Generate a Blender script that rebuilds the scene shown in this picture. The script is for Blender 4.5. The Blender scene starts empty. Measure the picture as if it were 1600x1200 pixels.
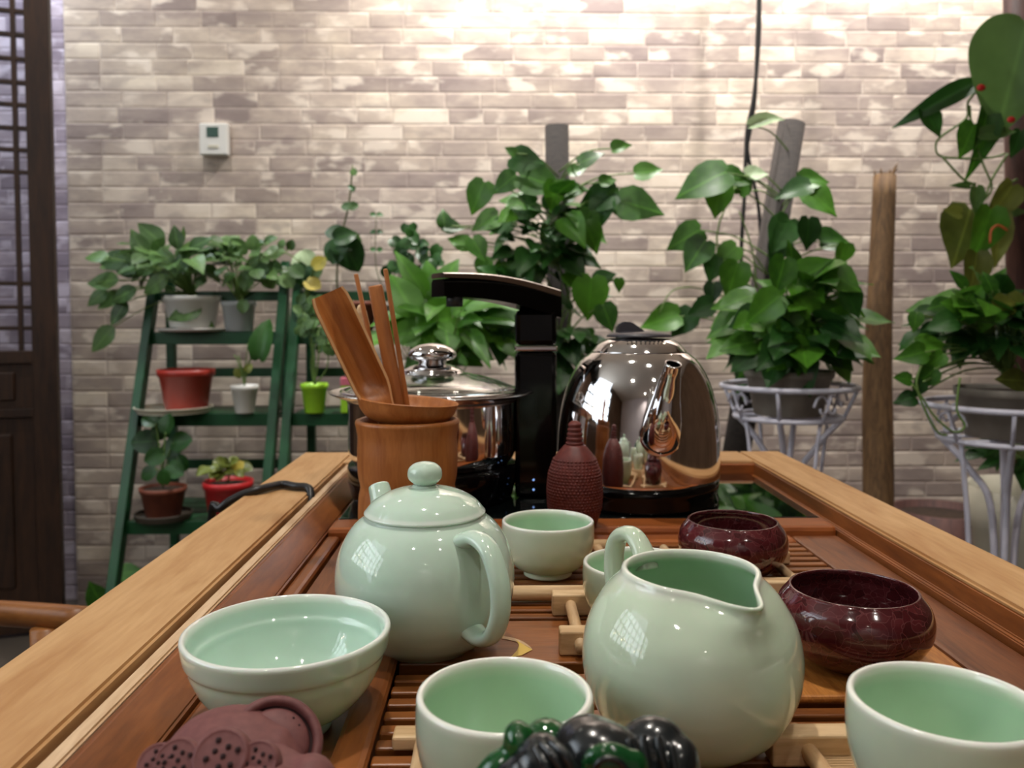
import bpy, bmesh, math, random
from mathutils import Vector, Matrix, Quaternion
R = random.Random(7)
C = bpy.context.scene.collection
SC = bpy.context.scene
ZT = 0.72            # height of the tea tray above the floor
HC = 0.19            # camera above the tray

# ------------------------------------------------------------------ camera
YAW, PITCH, SHY, F = math.radians(0.97), math.radians(2.6), -0.02875, 1300.0
cd = bpy.data.cameras.new('camera'); cam = bpy.data.objects.new('camera', cd); C.objects.link(cam)
cam.location = (0, 0, ZT + HC)
fw = Vector((math.sin(YAW) * math.cos(PITCH), math.cos(YAW) * math.cos(PITCH), -math.sin(PITCH)))
rt = Vector((math.cos(YAW), -math.sin(YAW), 0)); up = rt.cross(fw)
cam.rotation_euler = Matrix((rt, up, -fw)).transposed().to_euler()
cd.sensor_width = 36; cd.lens = 36 * F / 1600; cd.shift_y = SHY; cd.clip_start = 0.02
cd.dof.use_dof = True; cd.dof.focus_distance = 0.45; cd.dof.aperture_fstop = 13
SC.camera = cam

def at(px, py, Y):
    d = fw + rt * ((px - 800) / F) + up * ((600 - py + SHY * 1600) / F)
    return Vector(cam.location) + d * (Y / d.y)

# ------------------------------------------------------------------ light
w = bpy.data.worlds.new('world'); SC.world = w; w.use_nodes = True
w.node_tree.nodes['Background'].inputs[0].default_value = (0.75, 0.8, 1, 1)
w.node_tree.nodes['Background'].inputs[1].default_value = 0.10
SC.view_settings.view_transform = 'Standard'; SC.view_settings.look = 'None'
SC.view_settings.exposure = 0.0; SC.view_settings.gamma = 1; SC.view_settings.use_curve_mapping = False

def spot(x, y, z, tx, ty, tz, power, col, angle=110, rad=0.04, blend=0.9):
    l = bpy.data.lights.new('unseen_downlight_beam', 'SPOT'); l.energy = power; l.color = col
    l.spot_size = math.radians(angle); l.spot_blend = blend; l.shadow_soft_size = rad
    o = bpy.data.objects.new('unseen_downlight_beam', l); C.objects.link(o); o.location = (x, y, z)
    o.rotation_euler = (Vector((tx, ty, tz)) - Vector((x, y, z))).to_track_quat('-Z', 'Y').to_euler()
    return o
WARM = (1.0, 0.86, 0.68); NEUT = (1.0, 0.93, 0.84); COOL = (0.80, 0.90, 1.0)
ZC = 2.62   # ceiling
WALLC = (1.0, 0.965, 0.92)
LAMPS = [  # x, y, target, power, colour, angle; all unseen: assumed unless marked added
    (0.16, 2.20, (0.16, 2.62, 1.7), 175, WALLC, 105),
    (1.25, 2.18, (1.25, 2.62, 1.65), 140, WALLC, 105),
    (-0.95, 1.95, (-0.95, 2.62, 0.9), 38, WALLC, 120),
    (-0.10, 0.75, (0.0, 0.7, 0), 50, NEUT, 105),
    (0.45, 0.20, (0.1, 0.5, 0), 24, NEUT, 105),
    (-0.45, -0.75, (0, 0.4, 0.4), 13, NEUT, 120),
    (0.75, -0.75, (0.2, 0.5, 0.4), 8, NEUT, 120),
    (0.2, -2.15, (0.2, -2.6, 0.8), 45, NEUT, 120),  # added lamp: brightens the rear wall mirrored in the kettle
    (-1.72, 2.25, (-1.72, 2.6, 0.9), 80, COOL, 120),  # added cool lamp: brightens the recessed wall behind the lattice
]
for (x, y, t, p, c, a) in LAMPS:
    spot(x, y, ZC - 0.03, *t, p, c, a)
wl = bpy.data.lights.new('assumed_window_light', 'AREA'); wl.shape = 'RECTANGLE'; wl.size = 1.3; wl.size_y = 2.0  # area lamp standing in for daylight from an assumed, unseen window
wl.energy = 14; wl.color = COOL
wo = bpy.data.objects.new('assumed_window_light', wl); C.objects.link(wo); wo.location = (-2.14, 0.15, 1.75)
wo.rotation_euler = Vector((1, 0.25, -0.2)).to_track_quat('-Z', 'Y').to_euler()

# ------------------------------------------------------------------ materials
def srgb(r, g, b):
    f = lambda v: (v / 255 / 12.92) if v / 255 <= .04045 else ((v / 255 + .055) / 1.055) ** 2.4
    return (f(r), f(g), f(b), 1)
def mat(name, col, rough=0.5, metal=0, **kw):
    m = bpy.data.materials.new(name); m.use_nodes = True
    b = m.node_tree.nodes['Principled BSDF']
    b.inputs['Base Color'].default_value = col; b.inputs['Roughness'].default_value = rough; b.inputs['Metallic'].default_value = metal
    for k, v in kw.items(): b.inputs[k.replace('_', ' ')].default_value = v
    return m
def nodes(m): return m.node_tree.nodes, m.node_tree.links, m.node_tree.nodes['Principled BSDF']
def ramp(ns, stops):
    r = ns.new('ShaderNodeValToRGB'); e = r.color_ramp.elements
    while len(e) < len(stops): e.new(0.5)
    for i, (p, c) in enumerate(stops): e[i].position = p; e[i].color = c
    return r
def bump(m, height_socket, strength, dist):
    ns, lk, b = nodes(m); bp = ns.new('ShaderNodeBump'); bp.inputs['Strength'].default_value = strength; bp.inputs['Distance'].default_value = dist
    lk.new(height_socket, bp.inputs['Height']); lk.new(bp.outputs[0], b.inputs['Normal'])
def wood(name, c1, c2, axis='Y', scale=18, rough=0.45, knots=False, coat=0.0):
    m = mat(name, c1, rough); ns, lk, b = nodes(m); b.inputs['Coat Weight'].default_value = coat; b.inputs['Coat Roughness'].default_value = 0.25
    tc = ns.new('ShaderNodeTexCoord'); mp = ns.new('ShaderNodeMapping')
    s = {'X': (.12, 1, 1), 'Y': (1, .12, 1), 'Z': (1, 1, .12)}[axis]
    mp.inputs['Scale'].default_value = [v * scale for v in s]
    oi = ns.new('ShaderNodeObjectInfo'); ad = ns.new('ShaderNodeVectorMath'); ad.operation = 'ADD'
    ml = ns.new('ShaderNodeMath'); ml.operation = 'MULTIPLY'; ml.inputs[1].default_value = 20
    lk.new(oi.outputs['Random'], ml.inputs[0])
    lk.new(tc.outputs['Object'], mp.inputs[0]); lk.new(mp.outputs[0], ad.inputs[0]); lk.new(ml.outputs[0], ad.inputs[1])
    n = ns.new('ShaderNodeTexNoise'); n.inputs['Scale'].default_value = 3; n.inputs['Detail'].default_value = 6; n.inputs['Distortion'].default_value = 1.2
    lk.new(ad.outputs[0], n.inputs['Vector'])
    n2 = ns.new('ShaderNodeTexNoise'); n2.inputs['Scale'].default_value = 22; n2.inputs['Detail'].default_value = 3
    lk.new(ad.outputs[0], n2.inputs['Vector'])
    mx = ns.new('ShaderNodeMath'); mx.operation = 'MULTIPLY_ADD'; mx.inputs[1].default_value = 0.35
    lk.new(n2.outputs[0], mx.inputs[0]); lk.new(n.outputs[0], mx.inputs[2])
    r = ramp(ns, [(0.45, c2), (0.85, c1)]); lk.new(mx.outputs[0], r.inputs[0])
    out = r.outputs[0]
    if knots:
        v = ns.new('ShaderNodeTexNoise'); v.inputs['Scale'].default_value = 1.1; v.inputs['Detail'].default_value = 2
        lk.new(ad.outputs[0], v.inputs['Vector'])
        kr = ramp(ns, [(0.27, (0.35, 0.3, 0.27, 1)), (0.36, (1, 1, 1, 1))]); lk.new(v.outputs[0], kr.inputs[0])
        mm = ns.new('ShaderNodeMixRGB'); mm.blend_type = 'MULTIPLY'; mm.inputs[0].default_value = 0.75
        lk.new(out, mm.inputs[1]); lk.new(kr.outputs[0], mm.inputs[2]); out = mm.outputs[0]
    lk.new(out, b.inputs['Base Color']); bump(m, n2.outputs[0], 0.12, 0.0006)
    return m
M = {}
M['light_wood'] = wood('light_wood', srgb(206, 164, 114), srgb(178, 130, 80), 'Y', 14, 0.5, True)
M['light_wood_x'] = wood('light_wood_x', srgb(206, 164, 114), srgb(178, 130, 80), 'X', 14, 0.5, True)
M['pale_wood'] = wood('pale_wood', srgb(226, 196, 160), srgb(196, 158, 118), 'Y', 30, 0.6)
M['brown_wood'] = wood('brown_wood', srgb(150, 88, 42), srgb(110, 60, 26), 'Y', 22, 0.38)
M['brown_wood_x'] = wood('brown_wood_x', srgb(164, 92, 42), srgb(122, 62, 26), 'X', 22, 0.34)
M['plank_wood'] = wood('plank_wood', srgb(132, 80, 46), srgb(90, 50, 29), 'Y', 30, 0.42)
M['slat_wood'] = wood('slat_wood', srgb(154, 92, 42), srgb(108, 60, 25), 'X', 26, 0.35)
M['tray_floor'] = wood('tray_floor', srgb(44, 25, 16), srgb(24, 13, 9), 'X', 20, 0.6)
M['board_wood'] = wood('board_wood', srgb(196, 130, 62), srgb(150, 88, 36), 'Y', 70, 0.45)
M['bamboo'] = wood('bamboo', srgb(188, 120, 62), srgb(158, 92, 42), 'Z', 30, 0.42)
M['bamboo_edge'] = wood('bamboo_edge', srgb(238, 192, 142), srgb(220, 166, 112), 'Z', 30, 0.4)
M['raft_wood'] = wood('raft_wood', srgb(228, 196, 152), srgb(196, 158, 112), 'X', 40, 0.55)
M['dowel_wood'] = wood('dowel_wood', srgb(232, 200, 158), srgb(204, 164, 118), 'Y', 40, 0.55)
M['chair_wood'] = wood('chair_wood', srgb(160, 104, 52), srgb(120, 72, 32), 'X', 16, 0.4)
M['dark_wood'] = wood('dark_wood', srgb(64, 40, 24), srgb(36, 21, 13), 'Z', 14, 0.5)
M['log'] = wood('log', srgb(122, 92, 58), srgb(72, 50, 29), 'Z', 26, 0.8)
M['pole'] = wood('pole', srgb(60, 53, 49), srgb(38, 34, 32), 'X', 60, 0.9)
M['redpost'] = wood('redpost', srgb(96, 60, 52), srgb(66, 40, 36), 'Z', 20, 0.7)
def celadon(name, base, rim, inner_tint):  # greener inside: thicker glaze plus bounced light put into the colour
    m = mat(name, base, 0.06); ns, lk, b = nodes(m)
    b.inputs['Subsurface Weight'].default_value = 0.25; b.inputs['Subsurface Radius'].default_value = (0.6, 1.0, 0.7); b.inputs['Subsurface Scale'].default_value = 0.003
    b.inputs['Coat Weight'].default_value = 0.5; b.inputs['Coat Roughness'].default_value = 0.02; b.inputs['IOR'].default_value = 1.5
    a = ns.new('ShaderNodeAttribute'); a.attribute_name = 'edge'
    mx = ns.new('ShaderNodeMixRGB'); mx.inputs[1].default_value = base; mx.inputs[2].default_value = rim
    lk.new(a.outputs['Fac'], mx.inputs[0])
    a2 = ns.new('ShaderNodeAttribute'); a2.attribute_name = 'inner'; mi = ns.new('ShaderNodeMixRGB'); mi.inputs[1].default_value = base; mi.inputs[2].default_value = inner_tint
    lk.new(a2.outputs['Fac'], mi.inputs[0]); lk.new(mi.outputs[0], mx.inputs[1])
    tc = ns.new('ShaderNodeTexCoord'); n = ns.new('ShaderNodeTexNoise'); n.inputs['Scale'].default_value = 40; n.inputs['Detail'].default_value = 3
    lk.new(tc.outputs['Object'], n.inputs['Vector'])
    r = ramp(ns, [(0.3, (0.93, 0.93, 0.93, 1)), (0.7, (1, 1, 1, 1))]); lk.new(n.outputs[0], r.inputs[0])
    m2 = ns.new('ShaderNodeMixRGB'); m2.blend_type = 'MULTIPLY'; m2.inputs[0].default_value = 1
    lk.new(mx.outputs[0], m2.inputs[1]); lk.new(r.outputs[0], m2.inputs[2]); lk.new(m2.outputs[0], b.inputs['Base Color'])
    return m
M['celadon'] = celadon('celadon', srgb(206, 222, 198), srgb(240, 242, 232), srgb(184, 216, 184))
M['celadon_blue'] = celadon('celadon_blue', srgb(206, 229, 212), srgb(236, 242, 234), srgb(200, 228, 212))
def crackle():
    m = mat('crackle_glaze', srgb(84, 30, 34), 0.12); ns, lk, b = nodes(m)
    tc = ns.new('ShaderNodeTexCoord'); n = ns.new('ShaderNodeTexNoise'); n.inputs['Scale'].default_value = 60
    lk.new(tc.outputs['Object'], n.inputs['Vector'])
    mxv = ns.new('ShaderNodeMixRGB'); mxv.inputs[0].default_value = 0.02; lk.new(tc.outputs['Object'], mxv.inputs[1]); lk.new(n.outputs['Color'], mxv.inputs[2])
    v = ns.new('ShaderNodeTexVoronoi'); v.feature = 'DISTANCE_TO_EDGE'; v.inputs['Scale'].default_value = 180; lk.new(mxv.outputs[0], v.inputs['Vector'])
    v2 = ns.new('ShaderNodeTexVoronoi'); v2.inputs['Scale'].default_value = 180; lk.new(mxv.outputs[0], v2.inputs['Vector'])
    hs = ns.new('ShaderNodeSeparateColor'); lk.new(v2.outputs['Color'], hs.inputs[0])
    cr = ramp(ns, [(0, srgb(62, 18, 22)), (1, srgb(88, 34, 38))]); lk.new(hs.outputs[0], cr.inputs[0])
    r = ramp(ns, [(0.0, (1, 1, 1, 1)), (0.035, (0, 0, 0, 1))]); lk.new(v.outputs[0], r.inputs[0])
    fm = ns.new('ShaderNodeMath'); fm.operation = 'MULTIPLY'; fm.inputs[1].default_value = 0.4; lk.new(r.outputs[0], fm.inputs[0])
    mx = ns.new('ShaderNodeMixRGB'); mx.inputs[2].default_value = srgb(146, 92, 92)
    lk.new(fm.outputs[0], mx.inputs[0]); lk.new(cr.outputs[0], mx.inputs[1]); lk.new(mx.outputs[0], b.inputs['Base Color'])
    b.inputs['Coat Weight'].default_value = 0.6; b.inputs['Coat Roughness'].default_value = 0.03
    return m
M['crackle'] = crackle()
def clay(name, c1, c2, rough, scale, strength, dist):
    m = mat(name, c1, rough); ns, lk, b = nodes(m)
    tc = ns.new('ShaderNodeTexCoord'); n = ns.new('ShaderNodeTexNoise'); n.inputs['Scale'].default_value = scale; n.inputs['Detail'].default_value = 5
    lk.new(tc.outputs['Object'], n.inputs['Vector'])
    r = ramp(ns, [(0.35, c1), (0.65, c2)]); lk.new(n.outputs[0], r.inputs[0]); lk.new(r.outputs[0], b.inputs['Base Color'])
    bump(m, n.outputs[0], strength, dist)
    return m
M['purple_clay'] = clay('purple_clay', srgb(108, 62, 62), srgb(120, 72, 70), 0.62, 300, 0.2, 0.0004)
M['clay_hole'] = mat('clay_hole', srgb(44, 22, 24), 0.9)
M['red_clay'] = clay('red_clay', srgb(92, 36, 30), srgb(108, 44, 36), 0.5, 200, 0.2, 0.0004)
M['steel'] = mat('steel', (0.86, 0.84, 0.84, 1), 0.06, 1.0)
M['steel_brushed'] = mat('steel_brushed', (0.72, 0.69, 0.66, 1), 0.22, 1.0)
M['black_gloss'] = mat('black_gloss', (0.002, 0.002, 0.002, 1), 0.1, 0, Specular_IOR_Level=0.3)
M['black_matte'] = mat('black_matte', (0.012, 0.012, 0.013, 1), 0.45)
M['grey_plastic'] = mat('grey_plastic', srgb(62, 60, 66), 0.4)
M['black_glass'] = mat('black_glass', (0.004, 0.006, 0.006, 1), 0.03, 0, Coat_Weight=1.0)
M['lid_glass'] = mat('lid_glass', (0.9, 0.95, 0.93, 1), 0.02, 0, Transmission_Weight=1.0, IOR=1.45)
M['led'] = mat('led', (0.1, 0.3, 1, 1), 0.4); nodes(M['led'])[2].inputs['Emission Color'].default_value = (0.3, 0.5, 1, 1); nodes(M['led'])[2].inputs['Emission Strength'].default_value = 1
M['cable'] = mat('cable', (0.01, 0.009, 0.009, 1), 0.4)
M['white_iron'] = mat('white_iron', srgb(214, 212, 226), 0.35)
M['green_paint'] = clay('green_paint', srgb(14, 64, 34), srgb(20, 78, 42), 0.42, 12, 0.1, 0.001)
M['red_plastic'] = mat('red_plastic', srgb(158, 46, 34), 0.4)
M['bright_red_plastic'] = mat('bright_red_plastic', srgb(186, 34, 38), 0.4)
M['brown_plastic'] = clay('brown_plastic', srgb(122, 62, 40), srgb(104, 50, 32), 0.6, 30, 0.2, 0.001)
M['dark_saucer'] = mat('dark_saucer', srgb(62, 54, 44), 0.6)
M['white_plastic'] = mat('white_plastic', srgb(222, 220, 214), 0.4)
M['cream_plastic'] = mat('cream_plastic', srgb(206, 200, 180), 0.5)
M['grey_pot'] = clay('grey_pot', srgb(150, 142, 130), srgb(128, 120, 110), 0.6, 20, 0.1, 0.001)
M['clear_pot'] = mat('clear_pot', srgb(200, 206, 206), 0.25, 0, Transmission_Weight=0.3)
M['lime_plastic'] = mat('lime_plastic', srgb(160, 214, 48), 0.4)
M['pink_plastic'] = mat('pink_plastic', srgb(226, 120, 140), 0.5)
M['soil'] = clay('soil', srgb(48, 34, 24), srgb(70, 52, 38), 0.95, 90, 0.8, 0.004)
M['dark_stem'] = mat('dark_stem', srgb(84, 88, 50), 0.6)
M['stem'] = mat('stem', srgb(108, 138, 70), 0.5)
M['screen'] = mat('screen', srgb(44, 74, 58), 0.2)
M['bulb'] = mat('bulb', (1, 0.8, 0.5, 1), 0.3); nodes(M['bulb'])[2].inputs['Emission Color'].default_value = (1, 0.75, 0.42, 1); nodes(M['bulb'])[2].inputs['Emission Strength'].default_value = 60  # glow of the assumed bulbs, out of view
M['lamp_glow'] = mat('lamp_glow', (1, 1, 1, 1), 0.3); nodes(M['lamp_glow'])[2].inputs['Emission Color'].default_value = (1, 0.93, 0.82, 1); nodes(M['lamp_glow'])[2].inputs['Emission Strength'].default_value = 40
M['assumed_window_glow'] = mat('assumed_window_glow', (0.6, 0.7, 0.8, 1), 0.1); nodes(M['assumed_window_glow'])[2].inputs['Emission Color'].default_value = (0.85, 0.93, 1, 1); nodes(M['assumed_window_glow'])[2].inputs['Emission Strength'].default_value = 3  # emission put into the pane of the assumed window
M['plaster'] = mat('plaster', srgb(214, 206, 194), 0.9)
M['room_wall'] = clay('room_wall', srgb(112, 86, 64), srgb(96, 72, 52), 0.9, 3, 0.1, 0.001)
M['rear_wall'] = mat('rear_wall', srgb(206, 198, 200), 0.9)
M['floor'] = clay('floor', srgb(92, 82, 72), srgb(76, 68, 60), 0.35, 4, 0.1, 0.001)
M['yellow_inlay'] = mat('yellow_inlay', srgb(226, 190, 84), 0.4)
M['red_flower'] = mat('red_flower', srgb(214, 40, 40), 0.5)
M['orange_tie'] = mat('orange_tie', srgb(216, 110, 60), 0.5)
def glassy(name, col, tr, rough):
    return mat(name, col, rough, 0, Transmission_Weight=tr, IOR=1.5, Coat_Weight=0.5, Coat_Roughness=0.03)
M['green_glass'] = glassy('green_glass', (0.015, 0.17, 0.04, 1), 0.6, 0.08)
M['dark_glass'] = glassy('dark_glass', (0.012, 0.016, 0.018, 1), 0.1, 0.22)
def leafmat(name, dark, light, rough=0.38):
    m = mat(name, dark, rough); ns, lk, b = nodes(m)
    oi = ns.new('ShaderNodeObjectInfo'); r = ramp(ns, [(0, dark), (1, light)])
    tc = ns.new('ShaderNodeTexCoord'); sx = ns.new('ShaderNodeSeparateXYZ'); lk.new(tc.outputs['Object'], sx.inputs[0])
    ab = ns.new('ShaderNodeMath'); ab.operation = 'ABSOLUTE'; lk.new(sx.outputs[0], ab.inputs[0])
    vr = ramp(ns, [(0.0, (1, 1, 1, 1)), (0.03, (0, 0, 0, 1))]); lk.new(ab.outputs[0], vr.inputs[0])
    n = ns.new('ShaderNodeTexNoise'); n.inputs['Scale'].default_value = 4; lk.new(tc.outputs['Object'], n.inputs['Vector'])
    ad = ns.new('ShaderNodeMath'); ad.operation = 'MULTIPLY_ADD'; ad.inputs[1].default_value = 0.7; ad.inputs[2].default_value = -0.2
    lk.new(n.outputs[0], ad.inputs[0])
    a2 = ns.new('ShaderNodeMath'); a2.operation = 'ADD'; lk.new(ad.outputs[0], a2.inputs[0])
    m3 = ns.new('ShaderNodeMath'); m3.operation = 'MULTIPLY'; m3.inputs[1].default_value = 0.8; lk.new(oi.outputs['Random'], m3.inputs[0]); lk.new(m3.outputs[0], a2.inputs[1])
    lk.new(a2.outputs[0], r.inputs[0])
    fm = ns.new('ShaderNodeMath'); fm.operation = 'MULTIPLY'; fm.inputs[1].default_value = 0.35; lk.new(vr.outputs[0], fm.inputs[0])
    mx = ns.new('ShaderNodeMixRGB'); mx.inputs[2].default_value = tuple(min(1, c * 1.8) for c in light[:3]) + (1,)
    lk.new(fm.outputs[0], mx.inputs[0]); lk.new(r.outputs[0], mx.inputs[1]); lk.new(mx.outputs[0], b.inputs['Base Color'])
    b.inputs['Transmission Weight'].default_value = 0.0; b.inputs['Subsurface Weight'].default_value = 0.0
    tr = ns.new('ShaderNodeBsdfTranslucent'); lk.new(mx.outputs[0], tr.inputs[0]); ms = ns.new('ShaderNodeMixShader'); ms.inputs[0].default_value = 0.2
    lk.new(b.outputs[0], ms.inputs[1]); lk.new(tr.outputs[0], ms.inputs[2]); lk.new(ms.outputs[0], ns['Material Output'].inputs[0])
    return m
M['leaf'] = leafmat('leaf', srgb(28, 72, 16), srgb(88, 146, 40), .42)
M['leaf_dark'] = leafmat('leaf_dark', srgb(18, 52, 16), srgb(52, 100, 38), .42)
M['leaf_grey'] = leafmat('leaf_grey', srgb(42, 74, 30), srgb(98, 134, 70), 0.45)
M['leaf_olive'] = leafmat('leaf_olive', srgb(74, 84, 30), srgb(130, 140, 60))
M['leaf_pale'] = leafmat('leaf_pale', srgb(140, 168, 120), srgb(186, 206, 166), 0.5)
M['leaf_yellow'] = leafmat('leaf_yellow', srgb(170, 160, 60), srgb(206, 184, 80), 0.5)

# ------------------------------------------------------------------ helpers
def link(name, me, m, parent=None, loc=None, smooth=True):
    if smooth:
        for p in me.polygons: p.use_smooth = True
    if m is not None and not me.materials: me.materials.append(m)
    o = bpy.data.objects.new(name, me); C.objects.link(o)
    if parent: o.parent = parent
    if loc is not None: o.location = loc
    return o
def tag(o, label, cat, group=None, kind=None):
    o['label'] = label; o['category'] = cat
    if group: o['group'] = group
    if kind: o['kind'] = kind
    return o
def thing(name, label, cat, loc=(0, 0, 0), rz=0, group=None):
    o = bpy.data.objects.new(name, None); C.objects.link(o); o.location = loc; o.rotation_euler = (0, 0, rz)
    o.empty_display_size = 0.05
    return tag(o, label, cat, group)
def struct(o): o['kind'] = 'structure'; return o
def tomesh(bm, name='mesh'):
    bmesh.ops.recalc_face_normals(bm, faces=bm.faces)
    me = bpy.data.meshes.new(name); bm.to_mesh(me); bm.free(); return me
def add_box(bm, x0, x1, y0, y1, z0, z1, bev=0.0, rot=None):
    v = [bm.verts.new((x, y, z)) for x in (x0, x1) for y in (y0, y1) for z in (z0, z1)]
    fs = [(0, 1, 3, 2), (4, 6, 7, 5), (0, 4, 5, 1), (2, 3, 7, 6), (0, 2, 6, 4), (1, 5, 7, 3)]
    ff = [bm.faces.new([v[i] for i in f]) for f in fs]
    if bev:
        es = list({e for f in ff for e in f.edges})
        bmesh.ops.bevel(bm, geom=es, offset=bev, segments=2, affect='EDGES', profile=0.5)
    return bm
def box(name, x0, x1, y0, y1, z0, z1, m, parent=None, bev=0.0015):
    bm = bmesh.new(); add_box(bm, x0, x1, y0, y1, z0, z1, bev)
    return link(name, tomesh(bm), m, parent, smooth=False)
def catmull(pts, n):
    P = [Vector(p) for p in pts]
    if len(P) < 3 or n <= 1: return P
    out = []
    for i in range(len(P) - 1):
        p0 = P[max(i - 1, 0)]; p1 = P[i]; p2 = P[i + 1]; p3 = P[min(i + 2, len(P) - 1)]
        for k in range(n):
            t = k / n
            out.append(0.5 * ((2 * p1) + (p2 - p0) * t + (2 * p0 - 5 * p1 + 4 * p2 - p3) * t * t + (3 * p1 - p0 - 3 * p2 + p3) * t ** 3))
    out.append(P[-1]); return out
def add_tube(bm, pts, r, seg=8, n=4, flat=1.0, upv=None, closed=False, cap=True):
    P = catmull(pts, n); N = len(P)
    rr = r if isinstance(r, (list, tuple)) else [r, r]
    rings = []; u = None
    for i, p in enumerate(P):
        if closed: d = P[(i + 1) % N] - P[i - 1]
        else: d = P[min(i + 1, N - 1)] - P[max(i - 1, 0)]
        d.normalize()
        if u is None:
            ref = Vector(upv) if upv else (Vector((0, 0, 1)) if abs(d.z) < 0.9 else Vector((1, 0, 0)))
            u = (ref - d * ref.dot(d)).normalized()
        else:
            u = (u - d * u.dot(d)).normalized()
        vv = d.cross(u); t = i / max(N - 1, 1) * (len(rr) - 1); k = min(int(t), len(rr) - 2); rad = rr[k] * (1 - t + k) + rr[k + 1] * (t - k)
        rings.append([bm.verts.new(p + (u * math.cos(a) * flat + vv * math.sin(a)) * rad) for a in [2 * math.pi * j / seg for j in range(seg)]])
    M_ = N if closed else N - 1
    for i in range(M_):
        a, b = rings[i], rings[(i + 1) % N]
        for j in range(seg): bm.faces.new((a[j], a[(j + 1) % seg], b[(j + 1) % seg], b[j]))
    if cap and not closed:
        bm.faces.new(rings[0][::-1]); bm.faces.new(rings[-1])
    return bm
def tube(name, pts, r, m, parent=None, **kw):
    bm = bmesh.new(); add_tube(bm, pts, r, **kw); return link(name, tomesh(bm), m, parent)
def add_lathe(bm, prof, seg=48, cx=0, cy=0, closed_profile=False):
    rings = []
    for (r, z) in prof:
        if r < 1e-6: rings.append([bm.verts.new((cx, cy, z))])
        else: rings.append([bm.verts.new((cx + r * math.cos(2 * math.pi * j / seg), cy + r * math.sin(2 * math.pi * j / seg), z)) for j in range(seg)])
    L = len(rings)
    for i in range(L if closed_profile else L - 1):
        a, b = rings[i], rings[(i + 1) % L]
        for j in range(seg):
            j2 = (j + 1) % seg
            if len(a) == 1 and len(b) == 1: break
            if len(a) == 1: bm.faces.new((a[0], b[j], b[j2]))
            elif len(b) == 1: bm.faces.new((a[j], b[0], a[j2]))
            else: bm.faces.new((a[j], b[j], b[j2], a[j2]))
    return bm
def smoothprof(prof, n=4):
    return [(max(p.x, 0), p.y) for p in catmull([(r, z, 0) for r, z in prof], n)]
def lathe(name, prof, m, parent=None, seg=48, loc=None, smooth_n=0, edge=None, mod=None, inner=None):
    pr = smoothprof(prof, smooth_n) if smooth_n else prof
    bm = bmesh.new(); add_lathe(bm, pr, seg)
    if mod: mod(bm)
    me = tomesh(bm)
    if edge: edge_attr(me, edge)
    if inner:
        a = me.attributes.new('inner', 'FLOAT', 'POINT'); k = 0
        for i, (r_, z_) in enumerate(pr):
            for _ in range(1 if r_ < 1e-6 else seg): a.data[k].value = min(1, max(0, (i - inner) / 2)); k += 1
    return link(name, me, m, parent, loc)
def edge_attr(me, fn):
    a = me.attributes.new('edge', 'FLOAT', 'POINT')
    for i, v in enumerate(me.vertices): a.data[i].value = fn(v.co)
def vessel(outer, thick, n=4, floor=None):
    """outer profile from the foot (centre) to the rim -> closed wall with rounded rim"""
    o = smoothprof(outer, n); top = o[-1]
    inner = []
    zf = floor if floor is not None else o[0][1] + thick * 1.6
    for (r, z) in reversed(o):
        rr = r - thick
        if z < zf + 0.0005 or rr < 0.003: continue
        inner.append((rr, z - (0.0 if z < top[1] - 0.004 else 0.0)))
    t = thick
    inner = [p for p in inner if p[1] < top[1] - 0.0012]
    rim = [(top[0] - t * 0.12, top[1] + t * 0.35), (top[0] - t * 0.5, top[1] + t * 0.5), (top[0] - t * 0.88, top[1] + t * 0.35)]
    last = inner[-1]; vessel.n = len(o) + 3
    return o + rim + inner + [(last[0] * 0.75, zf), (last[0] * 0.4, zf - 0.0003), (0, zf - 0.0004)]

# ------------------------------------------------------------------ room shell
XL, XR, YB, YF = -1.322, 2.5, 2.6, -2.6
XW = -2.2
def flat(name, x0, x1, y0, y1, z0, z1, m): return struct(box(name, x0, x1, y0, y1, z0, z1, m, bev=0))
flat('floor', XW - .12, XR + .1, YF - .1, YB + .2, -0.1, 0, M['floor'])
flat('ceiling', XW - .12, XR + .1, YF - .1, YB + .2, ZC, ZC + 0.1, M['plaster'])
flat('wall_right', XR, XR + .1, YF, YB, 0, ZC, M['room_wall'])
flat('wall_rear', XW, XR, YF - .1, YF, 0, ZC, M['rear_wall'])

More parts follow.
